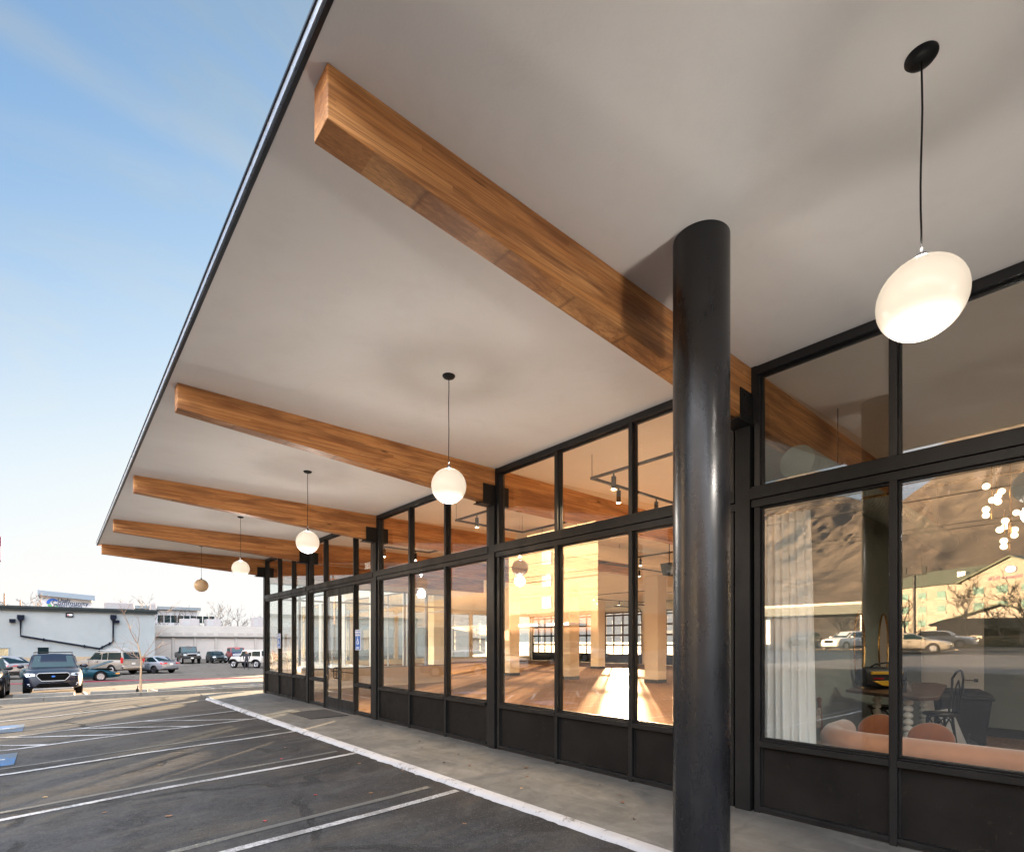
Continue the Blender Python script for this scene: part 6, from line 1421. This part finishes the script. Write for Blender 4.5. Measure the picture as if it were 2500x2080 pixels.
for i, (x, y, r_) in enumerate(((-60.5, 13.0, 1.1), (-60.8, 10.6, 1.3), (-61, 8.2, 1.2), (-60.2, 5.6, 1.4), (-60.4, 3.0, 1.3), (-60.8, 15.6, 1.0))):
    rd = random.Random(i); m = MB()
    for k in range(420):
        v = Vector((rd.gauss(0, 1), rd.gauss(0, 1), rd.gauss(0, 1))).normalized() * r_ * rd.uniform(.55, 1.05); v.z = abs(v.z) * .8; a = Vector((rd.gauss(0, 1), rd.gauss(0, 1), rd.gauss(0, 1))).normalized(); b_ = a.orthogonal().normalized(); c_ = a.cross(b_)
        m.add([v + b_*.12, v + c_*.09, v - b_*.12, v - c_*.09], [(0, 1, 2, 3)])
    t = thing('hedge_shrub', ('rounded hedge shrub nearest the mirrored silver sedan', 'second rounded hedge shrub from the left in the hotel bed', 'third rounded hedge shrub in the hotel bed', 'fourth and largest hedge shrub in the hotel bed', 'last rounded hedge shrub in the hotel bed', 'smallest hedge shrub at the left end of the hotel bed')[i], 'shrub', gl(x, y), group='hedge shrubs in the hotel bed'); m.build('foliage', sm, t); MB().cyl((0, 0, -.1), (0, 0, .5), .06, .04, 6).build('stem', M['bark'], t)
# unseen building added west of the far lot, shaped to shade the parked cars
t = thing('added_shade_building', 'long tall unseen building added west of the far lot to shade its parked cars', 'building', (55, 110, -1), world=True)
MB().box(52, 58, 79, 150, -1, 11).build('wall', M['cream'], t); MB().box(51.8, 58.2, 78.8, 150.2, 11, 11.5).build('roof', M['darktrim'], t); MB().box(51.9, 52, 84, 88, -1, 3.2).build('door', M['grey'], t)

# mountain range
RID = [(-3000, 900), (-1200, 950), (-500, 930), (0, 860), (250, 765), (342, 700), (398, 665), (456, 640), (505, 606), (550, 578), (583, 553), (660, 560), (758, 605), (875, 645), (993, 648), (1132, 628), (1500, 560), (2000, 510), (3150, 390), (6000, 300)]
def mtn(X, Y):
    s = (-X - 520) / 1980; r_ = lin(RID, Y) - 2
    if s <= 0: return 1.2
    w1 = noise.ridged_multi_fractal(Vector((X*.0011, Y*.0052, 3)), .9, 2.15, 7, 1.0, 2.0); w2 = noise.ridged_multi_fractal(Vector((X*.0034, Y*.021, 7)), .8, 2.2, 5, 1.0, 2.0) - 1.1
    s2 = min(1, s); f = .16*s2 + .84 * (s2 ** 1.7)
    cl_ = .5 + .5*math.tanh((s2 - .74 + .025*w2) * 12); f = f * .94 + .06 * cl_
    e = min(1, s * 3) * (1 - .85 * max(0, s2 - .93) / .07)
    z = r_ * f + e * ((w1 - 1.1) * 20 * (1 - .3*s2) + w2 * (3 + 4*s2))
    if s > 1: z -= (s - 1) * 900
    return max(1.2, z)
gx_ = [-500 - 25*i for i in range(50)] + [-1750 - 12*i for i in range(72)] + [-2700, -2900, -3200]
gy_ = [-3000, -2200, -1600, -1200, -900, -700, -550, -400] + [-300 + 9*i for i in range(170)] + [1230 + 45*i for i in range(26)] + [2400 + 250*i for i in range(14)]
m = MB(); m.v = [Vector((x, y, mtn(x, y))) for y in gy_ for x in gx_]; nx = len(gx_)
m.f = [(j*nx+i, j*nx+i+1, (j+1)*nx+i+1, (j+1)*nx+i) for j in range(len(gy_)-1) for i in range(nx-1)]; m.m = [0]*len(m.f)
mm, nt2, b2 = new_mat('mountain_ground'); v = coords(nt2, kind='World'); geo = node(nt2, 'ShaderNodeNewGeometry'); nzv = node(nt2, 'ShaderNodeSeparateXYZ', {0: geo.outputs['Normal']}).outputs[2]
rock = ramp(nt2, nz(nt2, coords(nt2, (.03, .03, .006), kind='World'), 1, 6, .7), [(.35, (.105, .096, .098)), (.65, (.165, .146, .136))]); grass = ramp(nt2, nz(nt2, v, .012, 8, .7), [(.35, (.075, .064, .056)), (.55, (.118, .097, .077)), (.7, (.15, .12, .092))])
c2 = mix(nt2, ramp(nt2, nzv, [(.55, 1), (.78, 0)]), grass, rock); c2 = mix(nt2, ramp(nt2, nz(nt2, v, .035, 6, .7), [(.52, 0), (.66, .45)]), c2, (.06, .055, .048)); c2 = mix(nt2, ramp(nt2, nz(nt2, coords(nt2, (.05, .09, .03), kind='World'), 1, 7, .8), [(.36, .35), (.46, 0), (.6, 0)]), c2, (.05, .046, .043)); c2 = mix(nt2, ramp(nt2, nz(nt2, coords(nt2, (.04, .11, .02), (5, 5, 5), kind='World'), 1, 8, .8), [(.54, 0), (.64, .4)]), c2, (.15, .125, .107))
setc(nt2, b2, c2); b2.inputs['Roughness'].default_value = .95; b2.inputs['Specular IOR Level'].default_value = .05; bump(nt2, b2, nz(nt2, coords(nt2, (.08, .16, .05), kind='World'), 1, 9, .8), 1.0, 5)
struct(m.build('mountain_terrain', mm, smooth=True))
